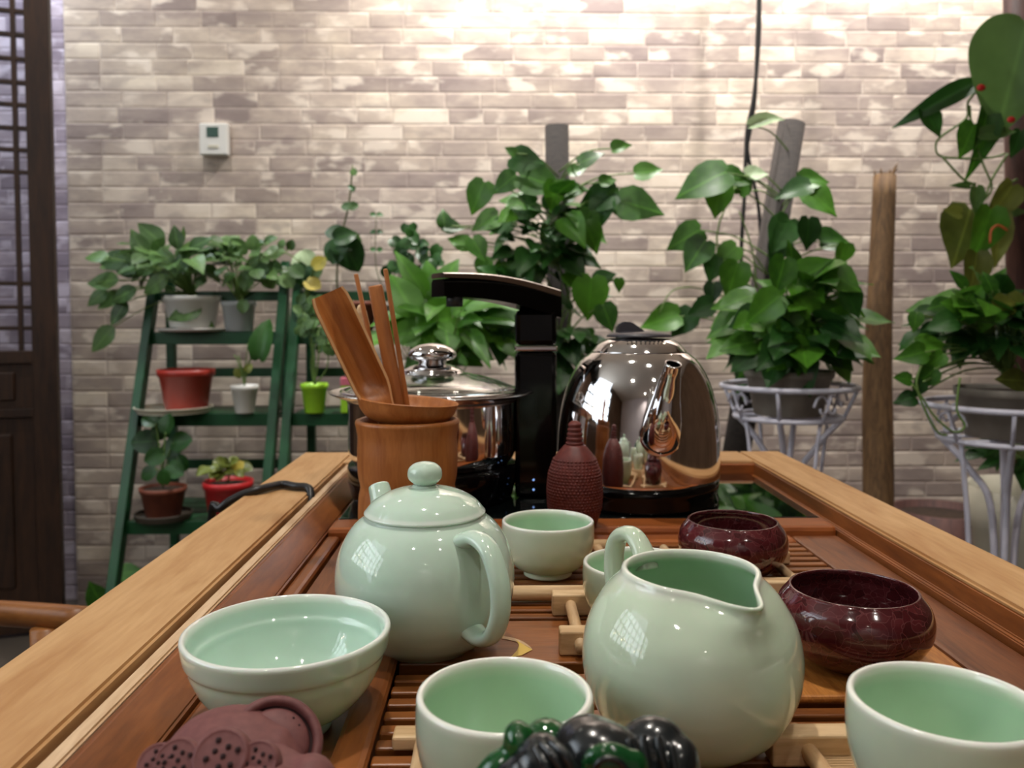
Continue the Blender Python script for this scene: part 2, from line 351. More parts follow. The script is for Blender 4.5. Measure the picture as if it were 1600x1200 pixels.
def brickmat(name, tint, mort=False):
    m = mat(name, (0.5, 0.5, 0.5, 1), 0.85); ns, lk, b = nodes(m)
    g = ns.new('ShaderNodeNewGeometry')
    oc = ns.new('ShaderNodeObjectInfo')
    mp = ns.new('ShaderNodeMapping'); mp.inputs['Scale'].default_value = (5, 5, 13); lk.new(g.outputs['Position'], mp.inputs[0])
    n = ns.new('ShaderNodeTexNoise'); n.inputs['Scale'].default_value = 1.5; n.inputs['Detail'].default_value = 4; n.inputs['Roughness'].default_value = 0.6; lk.new(mp.outputs[0], n.inputs['Vector'])
    mp2 = ns.new('ShaderNodeMapping'); mp2.inputs['Scale'].default_value = (2.2, 2.2, 3.2); mp2.inputs['Location'].default_value = (3, 1, 5); lk.new(g.outputs['Position'], mp2.inputs[0])
    n2 = ns.new('ShaderNodeTexNoise'); n2.inputs['Scale'].default_value = 1; n2.inputs['Detail'].default_value = 2; lk.new(mp2.outputs[0], n2.inputs['Vector'])
    at_ = ns.new('ShaderNodeAttribute'); at_.attribute_name = 'tone'
    # tone (0..1 per brick) + smears -> colour
    s1 = ns.new('ShaderNodeMath'); s1.operation = 'MULTIPLY_ADD'; s1.inputs[1].default_value = 1.3; s1.inputs[2].default_value = -.65; lk.new(n.outputs[0], s1.inputs[0])
    s2 = ns.new('ShaderNodeMath'); s2.operation = 'ADD'; lk.new(s1.outputs[0], s2.inputs[0])
    if mort: s2.inputs[1].default_value = 0.5
    else: lk.new(at_.outputs['Fac'], s2.inputs[1])
    T = lambda r, gg, bb: srgb(min(255, r * tint[0]), min(255, gg * tint[1]), min(255, bb * tint[2]))
    r = ramp(ns, [(0.05, T(150, 138, 134)), (0.35, T(176, 164, 156)), (0.6, T(198, 186, 174)), (0.95, T(232, 222, 206))]); lk.new(s2.outputs[0], r.inputs[0])
    r2 = ramp(ns, [(0.35, (0.93, 0.91, 0.93, 1)), (0.65, (1, 0.99, 0.95, 1))]); lk.new(n2.outputs[0], r2.inputs[0])
    mx = ns.new('ShaderNodeMixRGB'); mx.blend_type = 'MULTIPLY'; mx.inputs[0].default_value = 1; lk.new(r.outputs[0], mx.inputs[1]); lk.new(r2.outputs[0], mx.inputs[2])
    mp3 = ns.new('ShaderNodeMapping'); mp3.inputs['Scale'].default_value = (8, 8, 17); mp3.inputs['Location'].default_value = (7, 2, 9); lk.new(g.outputs['Position'], mp3.inputs[0])
    n3 = ns.new('ShaderNodeTexNoise'); n3.inputs['Scale'].default_value = 1; n3.inputs['Detail'].default_value = 3; n3.inputs['Distortion'].default_value = .15; ofs = ns.new('ShaderNodeMath'); ofs.operation = 'MULTIPLY'; ofs.inputs[1].default_value = 0 if mort else 47; lk.new(at_.outputs['Fac'], ofs.inputs[0])
    va = ns.new('ShaderNodeVectorMath'); va.operation = 'ADD'; lk.new(mp3.outputs[0], va.inputs[0]); lk.new(ofs.outputs[0], va.inputs[1]); lk.new(va.outputs[0], n3.inputs['Vector'])
    w1 = ramp(ns, [(0.54, (0, 0, 0, 1)), (0.63, (.75, .75, .75, 1))]); lk.new(n3.outputs[0], w1.inputs[0])
    mw = ns.new('ShaderNodeMixRGB'); mw.inputs[2].default_value = T(236, 226, 212); lk.new(w1.outputs[0], mw.inputs[0]); lk.new(mx.outputs[0], mw.inputs[1])
    d1 = ramp(ns, [(0.34, (.55, .55, .55, 1)), (0.43, (0, 0, 0, 1))]); lk.new(n3.outputs[0], d1.inputs[0])
    md = ns.new('ShaderNodeMixRGB'); md.inputs[2].default_value = T(160, 148, 142); lk.new(d1.outputs[0], md.inputs[0]); lk.new(mw.outputs[0], md.inputs[1])
    lk.new(md.outputs[0], b.inputs['Base Color']); bump(m, n.outputs[0], 0.15, 0.002)
    return m
M['brick'] = brickmat('brick', (0.97, 0.95, 0.94)); M['mortar'] = brickmat('mortar', (0.97, 0.95, 0.94), True)
M['brick_cool_lit'] = brickmat('brick_cool_lit', (0.90, 0.89, 1.02)); M['mortar_cool_lit'] = brickmat('mortar_cool_lit', (0.90, 0.89, 1.02), True)  # copy of the brick with bluish light put into its tint
def brick_mesh(bm, w_, h, d, tone, x=0, y=0, z=0, lay=None):
    e = 0.004; vs = []
    for (dx, dy, dz) in ((0, 0, 0), (w_, 0, 0), (w_, 0, h), (0, 0, h), (e, -d, e), (w_ - e, -d, e), (w_ - e, -d, h - e), (e, -d, h - e)):
        v = bm.verts.new((x + dx, y + dy, z + dz)); v[lay] = tone; vs.append(v)
    for f in ((4, 5, 6, 7), (0, 1, 5, 4), (1, 2, 6, 5), (2, 3, 7, 6), (3, 0, 4, 7)): bm.faces.new([vs[i] for i in f])
CH, JT = 0.0485, 0.0025
WID = [0.105, 0.135, 0.155, 0.17]
TONES = [0.15, 0.28, 0.4, 0.5, 0.6, 0.8]
cache = {}
def shared_brick(w_, tone):
    k = (w_, tone)
    if k not in cache:
        bm = bmesh.new(); lay = bm.verts.layers.float.new('tone'); brick_mesh(bm, w_, CH - JT, 0.0010, tone, lay=lay)
        me = bpy.data.meshes.new('brick'); bm.to_mesh(me); bm.free(); me.materials.append(M['brick']); cache[k] = me
    return cache[k]
wb = struct(box('wall_back', XL, XR + .05, YB, YB + 0.1, 0, ZC, M['mortar'], bev=0))
layout = []
rowi = 0; z = 0.0
while z < ZC - CH:
    x = XL + 0.002 - R.random() * 0.0
    first = R.random() * 0.15
    while x < XR - 0.02:
        w_ = R.choice(WID)
        if x == XL + 0.002 and first < 0.08: w_ = 0.105
        tone = R.choices(TONES, [2, 3, 4, 4, 3, 2])[0]
        layout.append((x, z, w_, tone)); x += w_ + JT
    z += CH
layout.sort(key=lambda b: ((b[0] + b[2] / 2 - 0.15) / 1.5) ** 2 + ((b[1] - 1.58) / 0.5) ** 2)
for (x, z, w_, tone) in layout[:300]:
    o = bpy.data.objects.new('brick', shared_brick(w_, tone)); C.objects.link(o); o.parent = wb; o.location = (x, YB, z)
bm = bmesh.new(); lay = bm.verts.layers.float.new('tone')
for (x, z, w_, tone) in layout[300:]: brick_mesh(bm, w_, CH - JT, 0.0010, tone, x, YB, z, lay)
me = bpy.data.meshes.new('brick_courses'); bm.to_mesh(me); bm.free()
o = link('brick_courses', me, M['brick'], wb, smooth=False); o['kind'] = 'stuff'
# recessed brick wall left of the corner with cool light tinted into it, then the plastered side wall with an assumed window
wlft = struct(box('wall_left', XW, XL, YB + 0.06, YB + 0.16, 0, ZC, M['mortar_cool_lit'], bev=0))
bm = bmesh.new(); lay = bm.verts.layers.float.new('tone')
z = 0; i = 0
while z < ZC - CH:
    x = XW + 0.01 + (0.07 if i % 2 else 0); i += 1
    while x < XL - 0.02:
        w_ = min(R.choice(WID), XL - 0.003 - x)
        brick_mesh(bm, w_, CH - JT, 0.0010, R.choice(TONES), x, YB + .06, z, lay); x += w_ + JT
    z += CH
me = bpy.data.meshes.new('brick_courses'); bm.to_mesh(me); bm.free(); o = link('brick_courses', me, M['brick_cool_lit'], wlft, smooth=False); o['kind'] = 'stuff'
flat('wall_left', XW - 0.1, XW, YF, -0.95, 0, ZC, M['room_wall']); flat('wall_left', XW - 0.1, XW, 1.25, YB + .06, 0, ZC, M['room_wall'])
flat('wall_left', XW - 0.1, XW, -.95, 1.25, 0, 1.1, M['room_wall']); flat('wall_left', XW - 0.1, XW, -.95, 1.25, 2.4, ZC, M['room_wall'])
win = struct(bpy.data.objects.new('assumed_window_1', None)); C.objects.link(win); win.location = (XW - .05, .15, 1.75)  # assumed window, out of view; its glowing pane gives the kettle a bright reflection
box('pane', -0.012, -0.008, -1.09, 1.09, -0.64, 0.64, M['assumed_window_glow'], win, 0)
for yy in [-1.08 + .27 * k for k in range(9)]: box('assumed_window_frame', -0.02, 0.02, yy - 0.028, yy + 0.028, -0.65, 0.65, M['dark_wood'], win)
for zz in (-0.63, -.32, 0, .32, 0.63): box('assumed_window_frame', -0.018, 0.018, -1.09, 1.09, zz - 0.025, zz + 0.025, M['dark_wood'], win)

# assumed ceiling downlights, out of view (rim and glowing diffuser each; last two are added fill)
names = ['assumed above the back wall near its middle', 'assumed above the back wall at its right', 'assumed above the green ladder shelf', 'assumed above the electric kettle', 'assumed above the celadon pitcher', 'assumed behind the tea table on the window side', 'assumed behind the tea table on the wall side', 'added close to the plain rear wall to brighten it', 'added above the lattice door to brighten the recess']
for (x, y, t, p, c, a), nm in zip(LAMPS, names):
    d = thing('unseen_downlight', 'round recessed ceiling downlight ' + nm, 'light', (x, y, ZC), 0, 'unseen ceiling downlights')
    lathe('rim', [(0.045, 0), (0.06, 0), (0.06, -0.006), (0.045, -0.010)], M['white_plastic'], d, 24)
    lathe('diffuser', [(0, -0.003), (0.045, -0.003)], M['lamp_glow'], d, 24)
# assumed string of warm bulbs by the assumed window, out of view
sl = thing('assumed_string_light', 'assumed string of small warm bulbs hanging across the assumed window', 'lights', (XW + 0.06, .15, 1.5))
pts = [(0, -0.9 + 0.11 * i, -0.25 + 0.22 * abs(math.sin(i * 0.8))) for i in range(17)]
tube('wire', pts, 0.002, M['cable'], sl, seg=5)
for p in pts[::1]:
    bm = bmesh.new(); bmesh.ops.create_icosphere(bm, subdivisions=1, radius=0.012); bmesh.ops.translate(bm, verts=bm.verts, vec=(p[0], p[1], p[2] - 0.015))
    link('bulb', tomesh(bm), M['bulb'], sl)

# lattice door leaf (left), turned a little away
dp0 = at(92, 600, 2.40); dp0.z = 0
door = struct(bpy.data.objects.new('door_1', None)); C.objects.link(door); door.location = dp0
door.rotation_euler = (0, 0, math.radians(17))
W_, H_ = 0.62, 2.3
box('door_stile', -0.062, 0, -0.02, 0.02, 0.01, H_, M['dark_wood'], door); box('door_stile', -W_, -W_ + 0.062, -0.02, 0.02, 0.01, H_, M['dark_wood'], door)
zz = lambda py: at(40, py, 2.36).z
lat_bot, lat_top = zz(548), 2.2
for (a, b) in ((0.01, 0.09), (zz(645) - .012, zz(645) + .012), (lat_bot - 0.035, lat_bot), (lat_top, H_)):
    box('door_rail', -W_ + .062, -0.062, -0.018, 0.018, a, b, M['dark_wood'], door)
box('door_panel', -W_ + .062, -.062, -.006, .006, .09, zz(645) - .012, M['dark_wood'], door); box('door_panel', -W_ + .062, -.062, -.006, .006, zz(645) + .012, lat_bot - 0.035, M['dark_wood'], door)
box('door_moulding', -W_ + .12, -.12, -.014, -.006, .14, zz(645) - .06, M['dark_wood'], door, .004); box('door_moulding', -W_ + .11, -.11, -.014, -.006, zz(645) + .035, lat_bot - 0.06, M['dark_wood'], door, .004)
for xx in (-0.092, -0.155, -0.222, -0.29, -0.357, -0.425, -0.49): box('lattice_bar', xx - .006, xx + .006, -.009, .009, lat_bot, lat_top, M['dark_wood'], door)
for py in (513, 480, 443, 268, 233, 199, 162, 127, 90, 52):
    box('lattice_bar', -W_ + .062, -.062, -.008, .008, zz(py) - .006, zz(py) + .006, M['dark_wood'], door)
for py in (15, -22, -60, -95, -130, -165): box('lattice_bar', -W_ + .062, -.062, -.008, .008, zz(py) - .006, zz(py) + .006, M['dark_wood'], door)

# thermostat on the back wall
p = at(338, 220, YB)
th = thing('thermostat', 'white square thermostat with a dark screen on the brick wall', 'thermostat', (p.x, YB, p.z))
box('casing', -.043, .043, -.028, -.001, -.048, .048, M['white_plastic'], th, .004)
box('screen', -.020, .016, -.0295, -.0275, .005, .036, M['screen'], th, .001)
box('button', -.016, .016, -.0305, -.0275, -.028, -.018, M['cream_plastic'], th, .001)

# ------------------------------------------------------------------ tea table
TT = 0.02
tb = thing('tea_table', 'long wooden tea table with pale top boards framing the tray', 'table', (0, 0, ZT))
Y0, Y1 = -0.12, 0.975
def prism(name, prof, y0, y1, m, parent, bev=0.0012):
    bm = bmesh.new(); a = [bm.verts.new((x, y0, z)) for x, z in prof]; b = [bm.verts.new((x, y1, z)) for x, z in prof]
    n = len(prof); bm.faces.new(a); bm.faces.new(b[::-1])
    for i in range(n): bm.faces.new((a[i], b[i], b[(i + 1) % n], a[(i + 1) % n]))
    bmesh.ops.recalc_face_normals(bm, faces=bm.faces)
    bmesh.ops.bevel(bm, geom=list(bm.edges), offset=bev, segments=2, affect='EDGES')
    return link(name, tomesh(bm), m, parent, smooth=False)
prism('top_board', [(-.243, TT), (-.182, TT), (-.182, -.03), (-.243, -.03)], Y0, Y1 + .068, M['light_wood'], tb, .002)
prism('inner_strip', [(-.179, .0165), (-.1705, .0165), (-.1705, -.03), (-.179, -.03)], Y0, Y1, M['pale_wood'], tb)
prism('inner_moulding', [(-.170, .016), (-.1675, .016), (-.1495, .002), (-.1495, -.03), (-.170, -.03)], Y0, Y1, M['brown_wood'], tb)
prism('top_board', [(.3045, TT), (.356, TT), (.356, -.03), (.3045, -.03)], Y0, Y1 + .068, M['light_wood'], tb, .002)
prism('inner_moulding', [(.304, .0175), (.3025, .017), (.3015, .004), (.2985, .003), (.298, -.03), (.304, -.03)], Y0, Y1, M['brown_wood'], tb, .0008)
box('top_board', -.1815, .304, Y1, Y1 + .068, -.03, TT, M['light_wood_x'], tb, .002)
box('inner_moulding', -.168, .304, Y1 - .006, Y1 - .0005, -.03, .0165, M['brown_wood_x'], tb)
box('top_board', -.1815, .304, Y0, Y0 + .068, -.03, TT, M['light_wood_x'], tb, .002)
for (x0, x1) in ((-.235, -.215), (.328, .348)): box('apron', x0, x1, Y0 + .02, Y1 + .05, -.11, -.0305, M['light_wood'], tb)
for (y0, y1) in ((Y0 + .01, Y0 + .03), (Y1 + .03, Y1 + .05)): box('apron', -.214, .327, y0, y1, -.11, -.0305, M['light_wood_x'], tb)
for x0 in (-.2145, .2725):
    for y0 in (Y0 + .031, Y1 - .026): box('leg', x0, x0 + .055, y0, y0 + .055, -ZT, -.0305, M['light_wood'], tb, .003)
box('table_underside', -.214, .327, Y0 + .068, Y1, -.046, -.0306, M['dark_wood'], tb, 0)

# ------------------------------------------------------------------ tea tray
tr = thing('tea_tray', 'brown slatted wooden tea tray set into the table', 'tray', (0, 0, ZT))
TY0, TY1 = -.05, 0.752
box('tray_bottom', -.1485, .2975, TY0, TY1, -.0295, -.024, M['tray_floor'], tr, 0)
box('side_plank', .2555, .2975, TY0, .716, -.0238, -.001, M['plank_wood'], tr, .0025)
box('side_plank', -.1345, -.0585, TY0, .716, -.0238, -.003, M['plank_wood'], tr, .001)
box('edge_rail', -.1485, -.137, TY0, .716, -.0238, .0005, M['brown_wood'], tr, .003)
box('edge_rail', -.0715, -.0552, TY0, .66, -.003, .0045, M['brown_wood'], tr, .003)
box('back_rail', -.1485, .2975, .7165, .752, -.0238, .0065, M['brown_wood_x'], tr, .004)
box('back_rail', -.055, .2545, .690, .7155, -.0238, .0015, M['brown_wood_x'], tr, .005)
y = -0.0488
slat_me = {}
while y < 0.685:
    if y < 0.449 and y + .0136 > 0.449 - .002 and y < .51:
        box('wide_slat', -.0545, .2525, .449, .513, -.012, 0, M['slat_wood'], tr, .001); y = .5175; continue
    bm = None
    if 's' not in slat_me:
        bm = bmesh.new(); add_box(bm, -.0545, .2525, 0, .0080, -.012, 0, .0010); slat_me['s'] = tomesh(bm); slat_me['s'].materials.append(M['slat_wood'])
    o = bpy.data.objects.new('slat', slat_me['s']); C.objects.link(o); o.parent = tr; o.location = (0, y, 0)
    y += .0136
for xx in (0.02, 0.18): box('support_bar', xx, xx + .012, TY0, .69, -.0238, -.0122, M['tray_floor'], tr, 0)
# leaf mark inlaid in the wide slat: two thin crescents
def crescent(p0, p1, bulge_o, bulge_i, z=.0003, n=14):
    bm = bmesh.new(); p0 = Vector(p0); p1 = Vector(p1); d = p1 - p0; nn = Vector((-d.y, d.x, 0)).normalized()
    o_ = []; i_ = []
    for k in range(n + 1):
        t = k / n; s = math.sin(math.pi * t) ** .8
        c_ = p0 + d * t; o_.append(bm.verts.new(c_ + nn * bulge_o * s + Vector((0, 0, z)))); i_.append(bm.verts.new(c_ + nn * bulge_i * s + Vector((0, 0, z))))
    for k in range(n):
        try: bm.faces.new((o_[k], o_[k + 1], i_[k + 1], i_[k]))
        except ValueError: pass
    return tomesh(bm)
def traypt(px, py): q = at(px, py, .5); D = Vector(cam.location); d = q - D; t = (ZT - D.z) / d.z; g = D + d * t; return Vector((g.x, g.y, 0))
me = crescent(traypt(832, 1016), traypt(735, 998), -.0115, -.0075); link('leaf_mark', me, M['pale_wood'], tr, smooth=False)
bm = bmesh.new()
vs = [bm.verts.new(traypt(a, b) + Vector((0, 0, .0004))) for a, b in ((806, 1001), (832, 1016), (815, 1025), (798, 1028), (808, 1017), (811, 1009))]
bm.faces.new(vs); link('leaf_mark_tip', tomesh(bm), M['yellow_inlay'], tr, smooth=False)
# end-grain flecks are left to the wood material

# ------------------------------------------------------------------ wood coaster board and rafts
cb = thing('coaster_board', 'flat orange wooden coaster board under the nearer dark red bowl', 'coaster', (0.19, .44, ZT))
bm = bmesh.new(); add_box(bm, -.058, .057, -.043, .05, .0003, .0042, .0015); link('board', tomesh(bm), M['board_wood'], cb, smooth=False)
def raft(label, x0, x1, y0, y1, rail_h, dowels, round_rails=False, over=.012, rr=.0042, mat_=False):
    t = thing('bamboo_raft', label, 'coaster', ((x0 + x1) / 2, (y0 + y1) / 2, ZT), 0, 'bamboo cup rests on the tray')
    hx = (x1 - x0) / 2; hy = (y1 - y0) / 2
    for s in (-1, 1):
        if round_rails: tube('rail', [(-hx, s * hy, .0062), (hx, s * hy, .0062)], .005, M['raft_wood'], t, seg=14, n=1)
        else: box('rail', -hx, hx, s * hy - .0058, s * hy + .0058, .0002, rail_h, M['raft_wood'], t, .0011)
    for dx in dowels:
        tube('dowel', [(dx - (x0 + x1) / 2, -hy - over, rail_h * .5 + .0002), (dx - (x0 + x1) / 2, hy + over, rail_h * .5 + .0002)], [rr * .85, rr, rr, rr * .85], M['dowel_wood'], t, seg=12, n=1)
    bm = bmesh.new(); xx = min(dowels) - (x0 + x1) / 2 + .006; xe = max(dowels) - (x0 + x1) / 2 - .006; k = 0
    yy = -hy + .0075
    while yy < hy - .0065:
        add_tube(bm, [(xx - .002 * R.random(), yy, .0046), (xe + .002 * R.random(), yy, .0046)], .0008, seg=6, n=1); yy += .0019
    if mat_: mt = link('reed_mat', tomesh(bm), M['raft_wood'], t); mt['kind'] = 'stuff'
    else: bm.free()
    return t
raft('bamboo cup rest under the cup hidden behind the pitcher', .0345, .130, .463, .525, .0138, (.046, .118))
raft('bamboo cup rest under the farther dark red bowl', .118, .224, .560, .632, .010, (.132, .208), over=.022)
raft('round-railed bamboo cup rest under the farthest celadon cup', -.012, .092, .546, .660, .010, (.0, .08), True, over=.003)
raft('bamboo cup rest under the celadon cup at the tray edge on the right', .1155, .222, .250, .346, .0138, (.131, .207), mat_=True)
raft('bamboo cup rest under the celadon cup behind the green glass figure', -.0465, .052, .262, .362, .0064, (-.033, .04), over=-.0062)

# ------------------------------------------------------------------ celadon ware
def rim_edge(zr, w_=.004, base=0.0):
    return lambda c: max(0, min(1, (c.z - (zr - w_)) / w_)) ** 1.5
CUP = [(0, .0006), (.0145, .0006), (.0165, 0), (.0178, .001), (.0178, .0045), (.0235, .0075), (.0300, .0155), (.0332, .026), (.0340, .036), (.0336, .0445)]
BOWL = [(0, .0008), (.0165, .0008), (.0185, 0), (.020, .001), (.0205, .006), (.029, .0095), (.0385, .0185), (.0435, .027), (.0450, .0315), (.0466, .034), (.0478, .041)]
def cup(name, label, loc, prof, group, thick=.0024, sc=1, mt='celadon', zs=1):
    t = thing(name, label, 'cup', loc, R.random() * 3, group)
    pr = [(r * sc, z * zs) for r, z in prof]
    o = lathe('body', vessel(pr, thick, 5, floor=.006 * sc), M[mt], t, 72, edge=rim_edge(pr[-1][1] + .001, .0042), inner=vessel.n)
    return t
G = 'celadon tea cups on the tray'
z0 = ZT + .0005
cup('tea_cup', 'pale green celadon tea cup behind the green glass figure', (.0025, .311, ZT + .0006), CUP, G, .0030, zs=1.02)
cup('tea_cup', 'pale green celadon tea cup standing alone at the right end, cut by the frame', (.1628, .294, ZT + .0056), CUP, G, .0030)
cup('tea_cup', 'pale green celadon tea cup beside the teapot, in front of the clay flask', (.0365, .603, ZT + .0012), CUP, G, .0026, zs=.88)
cup('tea_cup', 'pale green celadon tea cup half hidden behind the pitcher', (.085, .494, ZT + .0006), CUP, G, .0026, zs=.92)
cup('tea_bowl', 'wide pale green celadon tea bowl on the left plank behind the clay toad', (-.0985, .385, ZT - .0028), BOWL, None, .0030, mt='celadon_blue', zs=1.13)

# teapot
tp = thing('teapot', 'round pale green celadon teapot with lid', 'teapot', (-.042, .475, ZT + .0004), 0)
POT = [(0, .001), (.024, .001), (.027, 0), (.030, .002), (.0405, .0105), (.0490, .0245), (.0515, .040), (.0490, .056), (.0420, .069), (.0345, .0755)]
lathe('body', vessel(POT, .003, 5), M['celadon_blue'], tp, 80, edge=rim_edge(.0785, .003))
lid = lathe('lid', smoothprof([(0, .0795), (.020, .0785), (.031, .0768), (.0338, .0768), (.0348, .0778), (.0337, .0794), (.0290, .0845), (.020, .0893), (.011, .0917), (.0078, .0924), (.0062, .0936), (0, .0938)], 4), M['celadon_blue'], tp, 64, edge=lambda c: .5 if c.z < .0795 and c.z > .0772 else 0)
lathe('knob', smoothprof([(0, .0925), (.0062, .0925), (.0060, .0935), (.0072, .0946), (.0094, .0968), (.0100, .0998), (.0091, .1030), (.0064, .1054), (.0030, .1064), (0, .1066)], 4), M['celadon_blue'], lid, 40)
hd = Vector((.60, -.80, 0)).normalized()
def rad(d, r, z): return (d.x * r, d.y * r, z)
tube('handle', [rad(hd, .0385, .0685), rad(hd, .050, .0730), rad(hd, .0625, .0690), rad(hd, .0705, .0560), rad(hd, .0720, .0400), rad(hd, .0660, .0260), rad(hd, .0560, .0205), rad(hd, .0455, .0225)],
     [.0080, .0066, .0062, .0061, .0061, .0063, .0066, .0078], M['celadon_blue'], tp, seg=20, n=6, flat=.62, upv=(hd.x, hd.y, .3))
sd = Vector((-.50, .866, 0)).normalized()
bm = bmesh.new()
add_tube(bm, [rad(sd, .040, .040), rad(sd, .0535, .052), rad(sd, .0605, .063), rad(sd, .0660, .0735), rad(sd, .0705, .0800)], [.0145, .0115, .0088, .0074, .0068], seg=22, n=5, cap=False)
link('spout', tomesh(bm), M['celadon_blue'], tp).modifiers.new('s', 'SOLIDIFY').thickness = .0018

# pitcher
pt = thing('pitcher', 'round pale green celadon serving pitcher with pouring lip', 'pitcher', (.0855, .362, ZT + .0004))
PIT = [(0, .001), (.021, .001), (.024, 0), (.027, .002), (.0385, .0115), (.0460, .0265), (.0480, .0405), (.0455, .0545), (.0390, .0665), (.0322, .0735), (.0308, .0762)]
ld = Vector((.42, -.907, 0)).normalized()
def lip(bm):
    for v in bm.verts:
        if v.co.z < .058: continue
        h = min(1, (v.co.z - .058) / .019); d = Vector((v.co.x, v.co.y, 0)); r = d.length
        if r < 1e-5: continue
        c = d.normalized().dot(ld); k = math.exp(-((math.acos(max(-1, min(1, c)))) / .36) ** 2)
        k2 = math.exp(-((math.acos(max(-1, min(1, c)))) / .8) ** 2)
        v.co += ld * (k * .0125 * h ** 1.6); v.co.z -= k2 * .0035 * h
        v.co.z += .0012 * h * (1 - k2)
        side = d.normalized().dot(Vector((-ld.y, ld.x, 0)))
        v.co -= Vector((-ld.y, ld.x, 0)) * side * r * .14 * math.exp(-((math.acos(max(-1, min(1, c))) - .62) / .3) ** 2) * h
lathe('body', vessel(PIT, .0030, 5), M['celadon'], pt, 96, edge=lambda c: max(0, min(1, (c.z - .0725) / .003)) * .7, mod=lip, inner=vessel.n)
hb = -ld
tube('handle', [rad(hb, .034, .0685), rad(hb, .0375, .0770), rad(hb, .0465, .0825), rad(hb, .0580, .0785), rad(hb, .0625, .0670), rad(hb, .0590, .0500), rad(hb, .0465, .0400)],
     [.0065, .0055, .0052, .0052, .0055, .006, .007], M['celadon'], pt, seg=18, n=6, flat=.75, upv=(hb.x, hb.y, .3))

# dark red crackle bowls
RB = [(0, .001), (.017, .001), (.0195, 0), (.022, .0015), (.0315, .0075), (.0385, .0175), (.0402, .026), (.0385, .0345), (.0345, .0405), (.0333, .042)]
for lab, loc in (('farther dark red crackle-glazed bowl near the kettle', (.172, .601, ZT + .0010)), ('nearer dark red crackle-glazed bowl right of the pitcher', (.1905, .437, ZT + .0045))):
    t = thing('crackle_bowl', lab, 'bowl', loc, R.random(), 'dark red crackle bowls')
    s = 1.0 if 'nearer' in lab else .98
    lathe('body', vessel([(r * s, z * .94) for r, z in RB], .0022, 5), M['crackle'], t, 72)

# ------------------------------------------------------------------ electric stove: glass plate, hob, tower with arm
PZ = ZT + .0050
es = thing('electric_tea_stove', 'black electric tea stove with glass plate and tall faucet arm', 'stove', (0, 0, PZ))
box('glass_plate', -.146, .296, .7535, .967, -.008, .001, M['black_glass'], es, .0015)
KX, KY = at(997, 700, .836).x, .836
PX, PY_ = at(676, 700, .852).x, .852
def hob(x, r, h, y):
    return lathe('hob', [(0, .0012), (r * .93, .0012), (r * .95, .004), (r * .99, h * .5), (r, h - .003), (r * .985, h), (0, h)], M['black_gloss'], es, 56, (x, y, 0))
hob(PX, .0865, .036, PY_)
TX, TY = at(837, 700, .855).x, .858
bm = bmesh.new(); add_box(bm, TX - .0215, TX + .0205, TY - .022, TY + .03, .0012, .150, .005); link('tower', tomesh(bm), M['black_gloss'], es, smooth=False)
box('tower_ring', TX - .0222, TX + .0212, TY - .0227, TY + .0307, .1505, .1555, M['steel'], es, .0015)
bm = bmesh.new(); add_box(bm, TX - .0215, TX + .0205, TY - .022, TY + .03, .156, .192, .005); link('tower_head', tomesh(bm), M['black_gloss'], es, smooth=False)
# swivel arm: curved bar with chrome top, nozzle at the tip
A0 = at(863, 477, TY); A1 = at(684, 450, .80)
def armprof(up_off, thick, w_, x_in=0.0):
    bm = bmesh.new(); rings = []
    for k in range(13):
        t = k / 12
        c = A0.lerp(A1, t) + Vector((0, 0, .0055 * math.sin(math.pi * t) + up_off))
        th_ = thick * (1.25 - .45 * t); d = (A1 - A0).normalized(); s = Vector((-d.y, d.x, 0)).normalized()
        ww = w_ * (1 - .15 * t)
        rings.append([bm.verts.new(c - Vector((0, 0, PZ)) + s * a * ww + Vector((0, 0, b * th_))) for a, b in ((-1, -1), (-1, .6), (-.8, 1), (.8, 1), (1, .6), (1, -1))])
    for k in range(12):
        for j in range(6): bm.faces.new((rings[k][j], rings[k][(j + 1) % 6], rings[k + 1][(j + 1) % 6], rings[k + 1][j]))
    bm.faces.new(rings[0]); bm.faces.new(rings[-1]); return tomesh(bm)
arm = link('faucet_arm', armprof(0, .0105, .0185), M['black_gloss'], es, smooth=False)
link('chrome_trim', armprof(.0118, .0030, .0180), M['steel'], arm, smooth=False)
n0 = A1 - Vector((-.016, -.0, .0055)); tube('nozzle', [n0 - Vector((0, 0, PZ)), n0 - Vector((0, 0, PZ + .0125))], .008, M['black_matte'], arm, seg=16, n=1)
for zl in (.010, .020):
    bm = bmesh.new(); bmesh.ops.create_icosphere(bm, subdivisions=1, radius=.0012); bmesh.ops.translate(bm, verts=bm.verts, vec=(TX - .003, TY - .0225, zl)); link('indicator_light', tomesh(bm), M['led'], es)

# kettle
kt = thing('electric_kettle', 'mirror-polished stainless steel electric kettle with black base', 'kettle', (KX, KY, PZ + .0014))
lathe('base', [(0, 0), (.080, 0), (.0805, .003), (.0785, .010), (.0800, .014), (.0806, .023), (0, .023)], M['black_gloss'], kt, 64)
KB = [(r_, .0235 + (z_ - .0235) * .94) for r_, z_ in [(.0805, .0235), (.0815, .0255), (.0818, .030), (.0815, .055), (.0800, .080), (.0760, .105), (.0690, .128), (.0590, .146), (.0500, .1545), (.0478, .1560)]]
lathe('body', [(0, .0235)] + smoothprof(KB, 5) + [(.0470, .1482), (0, .1482)], M['steel'], kt, 96)
klz = -.0080
kl = lathe('lid', smoothprof([(.0470, .1565), (.0462, .1580), (.0400, .1650), (.0320, .1695)], 4) + [(0, .1712)], M['steel'], kt, 72, (0, 0, klz))
lathe('lid_cap', [(0, .1714), (.0325, .1714), (.0322, .1732), (.029, .1752), (.018, .1768), (0, .177)], M['grey_plastic'], kl, 48)
bm = bmesh.new(); vs = []
